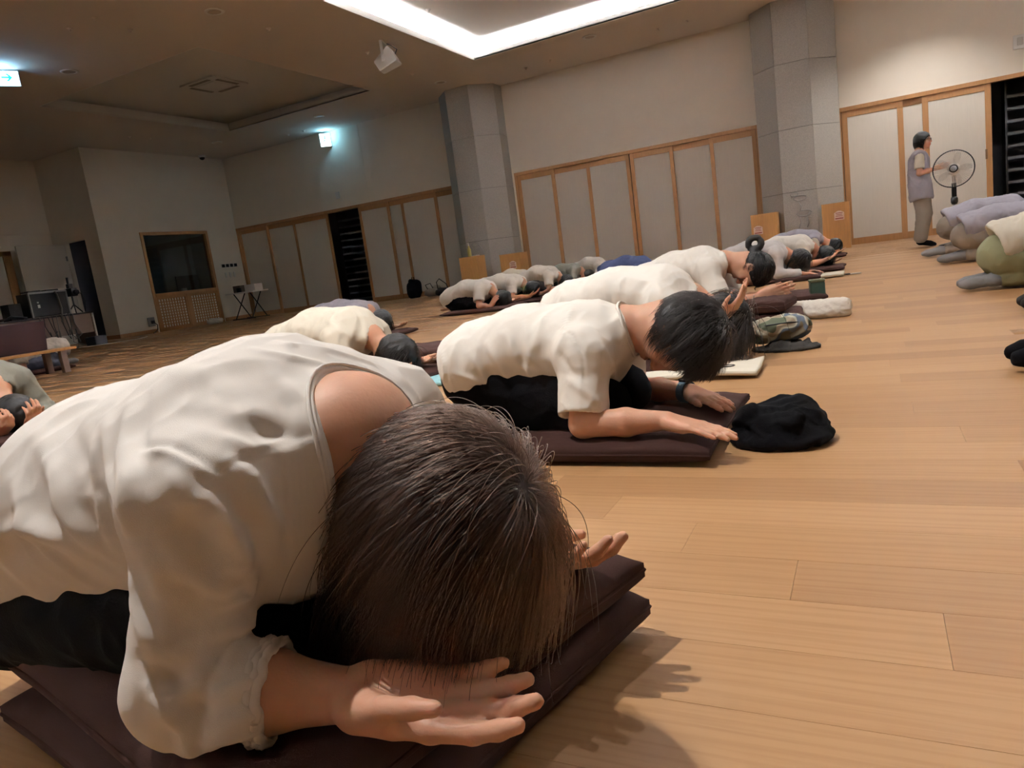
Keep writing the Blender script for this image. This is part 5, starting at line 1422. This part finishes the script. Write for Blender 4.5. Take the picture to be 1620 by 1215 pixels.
place('person behind the black sock, a dark toe just showing at the right edge', 1.26, 4.15, M_TEE, M_BLKCL, seed=41, group=RK, h=.012, strands=0, sock=M_CHAR, cush=False, z0=.02, over=dict(waist=(-.2, 0, .22), hip=(-.36, 0, .18)))
# standing woman
LS = (.66, 11.95, 0)
JS = dict(hip=(-.01, 0, .86), waist=(-.02, 0, 1.02), chest=(-.01, 0, 1.19), neck=(.0, 0, 1.31), head=(.05, 0, 1.465), u=(.0, 0, 1), f=(1, -.12, -.05), hk=.97, shR=(-.01, -.155, 1.255), shL=(-.01, .155, 1.255), elR=(-.02, -.2, 1.02), elL=(-.02, .2, 1.02),
    wrR=(.17, -.09, 1.06), wrL=(.19, .03, 1.07), hdR=(1, .12, .12), hdL=(1, -.12, .12), pnR=(0, 1, 0), pnL=(0, -1, 0), knR=(.03, -.085, .47), knL=(.03, .085, .47), anR=(-.03, -.08, .1), anL=(-.03, .09, .1), toR=(.10, -.085, .04), toL=(.10, .095, .04))
def glasses(root, g):
    tee_under(M_IVORY)(root, g)
    u, f, s = head_frame(g['u'], g['f']); k = g['hk']; P = lambda x, y, z: tuple(g['head'] + k * (f * x + s * y + u * z))
    bm = BM()
    for y in (-1, 1):
        tube(bm, [P(.1, y * .032 + .024 * math.cos(a), .004 + .018 * math.sin(a)) for a in np.linspace(0, 2 * math.pi, 14)], .0022, 5, False)
        tube(bm, [P(.098, y * .056, .01), P(.05, y * .077, .012), P(-.01, y * .082, .01)], .0022, 5)
    tube(bm, [P(.102, -.01, .006), P(.102, .01, .006)], .0022, 5)
    obj('glasses', bm, M_BLKMET, root, True)
person('woman standing on her feet in lavender grey vest with palms together', LS, JS, h=.009, top=M_LAV, topname='vest', sleeve='none', legs=M_TAUPE, under=glasses, strands=1500, srad=.0016, hairlen=.10, seed=42, sock=M_BLKCL, floor_z=None, hem=.17, sag=0, whorl=(-.3, 0, .95), flare=1.22, fat=1.08, legw=(.105, .095, .095, .08),
       hs=dict(gravity=1.0, layers=.010, cover=.35, fringe=.5), curl=((.02, .05, .05), (.02, .05, .05)), thumb=((.4, .1), (.4, .1)), neckr=.07)
# ------------------------------------------------------------------ small things on the floor
# blue wrist band is part of the second woman; black cloth, towels, roll, can, bags
def heap(name, label, cat, loc, size, m, seed=1, h=.006, fold=.02, rz=0, n=7, flat=1.0):
    rs = np.random.default_rng(seed); F = Field()
    sx, sy, sz = size
    for i in range(n):
        a = rs.uniform(0, 6.28); r = rs.uniform(0, .55)
        c = np.array((math.cos(a) * r * sx / 2, math.sin(a) * r * sy / 2, sz * rs.uniform(.2, .5)))
        d = np.array((math.cos(a + 1.3), math.sin(a + 1.3), rs.uniform(-.1, .2))) * sx * .22
        F.add(Cone(c - d, c + d, sz * rs.uniform(.25, .4), sz * rs.uniform(.15, .3)), .02)
    F.add(Ell((0, 0, sz * .15), (sx / 2, sy / 2, sz * .22)), .02)
    F.cut((0, 0, .002), (0, 0, -1), .003)
    root = empty(name, loc, rz, label, cat)
    mk('cloth', F, h, m, root, 1, (fold, [((1, .4, .2), .12, .022, .6), ((-.3, 1, .2), .1, .025, .5)], seed), lambda V, Q: np.stack([V[:, 0], V[:, 1], np.maximum(V[:, 2], .001)], 1))
    return root
heap('folded_cloth', 'crumpled black cloth before the hands of the second woman', 'cloth', (-.235, 1.93, 0), (.26, .22, .13), M_BLKCL, 3, .004, .010)
def towel(name, label, loc, sx, sy, m, rz=0, seed=0, th=.012, amp=.01, cat='towel', roll=None):
    n = 40; nn = max(8, int(n * sy / sx)); X, Y = np.meshgrid(np.linspace(-sx / 2, sx / 2, n), np.linspace(-sy / 2, sy / 2, nn), indexing='ij')
    P = np.stack([X.ravel() * 7 + seed, Y.ravel() * 7, np.full(X.size, seed * .7)], 1)
    Z = .004 + amp * (1 + noise(P)).reshape(X.shape) * .5 + amp * .3 * (1 + noise(P * 3)).reshape(X.shape)
    top = np.stack([X, Y, Z + th], -1).reshape(-1, 3); bot = np.stack([X, Y, np.maximum(Z - .004, .0005)], -1).reshape(-1, 3)
    V = np.concatenate([top, bot]); I = np.arange(n * nn).reshape(n, nn); Q = []
    for i in range(n - 1):
        for j in range(nn - 1):
            Q += [(I[i, j], I[i + 1, j], I[i + 1, j + 1], I[i, j + 1]), tuple(n * nn + v for v in (I[i, j], I[i, j + 1], I[i + 1, j + 1], I[i + 1, j]))]
    per = [I[i, 0] for i in range(n)] + [I[n - 1, j] for j in range(1, nn)] + [I[i, nn - 1] for i in range(n - 2, -1, -1)] + [I[0, j] for j in range(nn - 2, 0, -1)]
    for a, b in zip(per, per[1:] + per[:1]): Q.append((a, n * nn + a, n * nn + b, b))
    root = empty(name, loc, rz, label, cat)
    obj('cloth', mesh_from(name, V, Q), m, root, True)
    if roll:
        bm = BM(); tube(bm, [(sx / 2 - .01, -sy / 2 + .005, roll), (sx / 2 - .01, sy / 2 - .005, roll)], roll, 14); obj('rolled_edge', bm, m, root, True)
    return root
M_PRINT = mat('dark_print', (70, 66, 64), .8)
t3 = towel('printed_towel', 'off white towel with a dark print under the long black hair', (-.66, 2.93, 0), .50, .30, M_IVORY, .03, 2, .012, .016)
bm = BM()
for k in range(5): box(bm, (.05 + .0 * k, -.06 + k * .014, .026), (.06 + .012 * (k % 3), -.052 + k * .014, .0305))
for k in range(12):
    a, b = k * math.pi / 6, (k + 1) * math.pi / 6
    tube(bm, [(.12 + .03 * math.cos(a), .0 + .02 * math.sin(a), .03), (.12 + .03 * math.cos(b), .0 + .02 * math.sin(b), .03)], .003, 4)
obj('print', bm, M_PRINT, t3)
towel('blue_towel', 'pale blue patterned towel beside the ivory knit person', (-2.02, 3.12, 0), .5, .34, mat('pale_blue_cloth', (150, 198, 206), .8, var=.12, vscale=14), .05, 4)
t5 = towel('beige_towel', 'beige folded towel under the hand of the pale grey sweatshirt', (-.46, 7.85, 0), .42, .36, M_IVORY, 0, 5, .02, .014)
bm = BM(); box(bm, (-.07, -.035, 0), (.07, .035, .012), .004); r = empty('eyeglass_case', (-.17, 7.9, 0), .2, 'flat white and black case on the floor beside the beige towel', 'case'); obj('case', bm, M_WHITE, r); bm = BM(); box(bm, (-.072, -.037, .004), (-.03, .037, .0135), .003); obj('flap', bm, M_BLACK, r)
# white towel roll
F = Field(); F.add(Cone((-.14, 0, .052), (.13, 0, .052), .053, .056), .01); F.add(Ell((-.02, 0, .03), (.17, .075, .03)), .03); F.sub(Cone((.185, 0, .05), (.2, 0, .05), .03), .004); F.cut((0, 0, .001), (0, 0, -1), .002)
r = empty('towel_roll', (-.29, 4.55, 0), -.06, 'rolled white terry towel lying on the floor at the front of the row', 'towel'); mk('roll', F, .006, M_TERRY, r, 1, (.004, [((.2, 1, .3), .1, .02, 1)], 4), lambda V, Q: np.stack([V[:, 0], V[:, 1], np.maximum(V[:, 2], .001)], 1))
bm = BM(); 
sp_ = [(.162, (.012 + .0022 * k) * math.cos(k * .6), .053 + (.012 + .0022 * k) * math.sin(k * .6)) for k in range(16)]
tube(bm, sp_, .003, 5); obj('spiral_end', bm, M_TERRY, r, True)
# green can
g_ = empty('tea_can', (-.36, 5.62, 0), .2, 'square dark green can standing on the floor beyond the towel roll', 'can')
bm = BM(); box(bm, (-.05, -.045, 0), (.05, .045, .13), .008); obj('body', bm, mat('dark_green_tin', (40, 60, 50), .4, var=.2, vscale=40), g_)
bm = BM(); box(bm, (-.052, -.047, .13), (.052, .047, .15), .006); obj('lid', bm, mat('olive_lid', (84, 88, 62), .4), g_)
# folded brown cushions before the fourth woman
cushion((-.52, 4.28, .0), .34, .36, .10, .1, 'folded brown cushion under the praying hands of the woman with the bun', 'folded brown cushions', seed=51, p=5, edge=.5)
cushion((-.56, 4.27, .095), .30, .34, .075, -.1, 'upper folded brown cushion under the praying hands', 'folded brown cushions', seed=52, p=5, edge=.5)
cushion((-.62, 5.75, .0), .62, .55, .06, .1, 'low brown cushion lying beside the green can', 'brown floor cushions', seed=53, p=5)
cushion((-2.62, 3.85, 0), .7, .5, .11, .25, 'plump brown cushion behind the second woman', 'brown floor cushions', seed=54, p=6)
# camouflage pouch
M_CAMO = bpy.data.materials.new('camo_cloth'); M_CAMO.use_nodes = True
def _camo(m):
    nt = m.node_tree; N = nt.nodes.new; b = nt.nodes['Principled BSDF']; tc = N('ShaderNodeTexCoord')
    v = N('ShaderNodeTexNoise'); v.inputs['Scale'].default_value = 9; v.inputs['Detail'].default_value = 1; nt.links.new(tc.outputs['Object'], v.inputs['Vector'])
    r = N('ShaderNodeValToRGB'); r.color_ramp.interpolation = 'CONSTANT'; e = r.color_ramp.elements
    e[0].color = lin((84, 92, 72)); e[1].color = lin((150, 138, 118)); e[1].position = .45
    for p, c in ((.52, (180, 178, 160)), (.57, (96, 108, 124)), (.63, (112, 104, 84))): x = e.new(p); x.color = lin(c)
    nt.links.new(v.outputs['Fac'], r.inputs[0]); nt.links.new(r.outputs[0], b.inputs['Base Color']); b.inputs['Roughness'].default_value = .8
_camo(M_CAMO)
F = Field(); F.add(Ell((0, 0, .06), (.13, .075, .05)), .02).add(Ell((.05, .01, .065), (.085, .07, .05)), .02).add(Ell((-.06, 0, .05), (.08, .07, .05)), .02)
r = empty('camouflage_pouch', (-.40, 3.5, .03), .1, 'soft camouflage pouch lying on a dark flat bag beside the towel', 'bag'); mk('pouch', F, .006, M_CAMO, r, 1, (.012, [((1, .3, .4), .12, .03, 1)], 8))
bm = BM(); tube(bm, [(-.12, -.05, .075), (-.04, -.075, .09), (.05, -.07, .095), (.12, -.03, .085)], .003, 5); obj('zip', bm, M_BLKMET, r, True)
heap('dark_flat_bag', 'dark grey flat bag under the camouflage pouch', 'bag', (-.37, 3.46, 0), (.3, .2, .045), M_CHAR, 6, .006, .008)
# yellow book before the nearest woman's knees
y_ = empty('yellow_book', (-.53, .66, .137), .25, 'yellow paper card standing in the lap of the nearest woman', 'book')
bm = BM(); box(bm, (-.06, -.004, 0), (.06, .004, .11), .002); obj('cover', bm, mat('yellow_card', (214, 184, 50), .6), y_)
bm = BM(); box(bm, (-.058, -.0065, .03), (.058, -.004, .034)); box(bm, (-.03, -.0065, 0), (-.027, -.004, .11)); obj('printed_line', bm, mat('olive_line', (130, 112, 40), .6), y_)
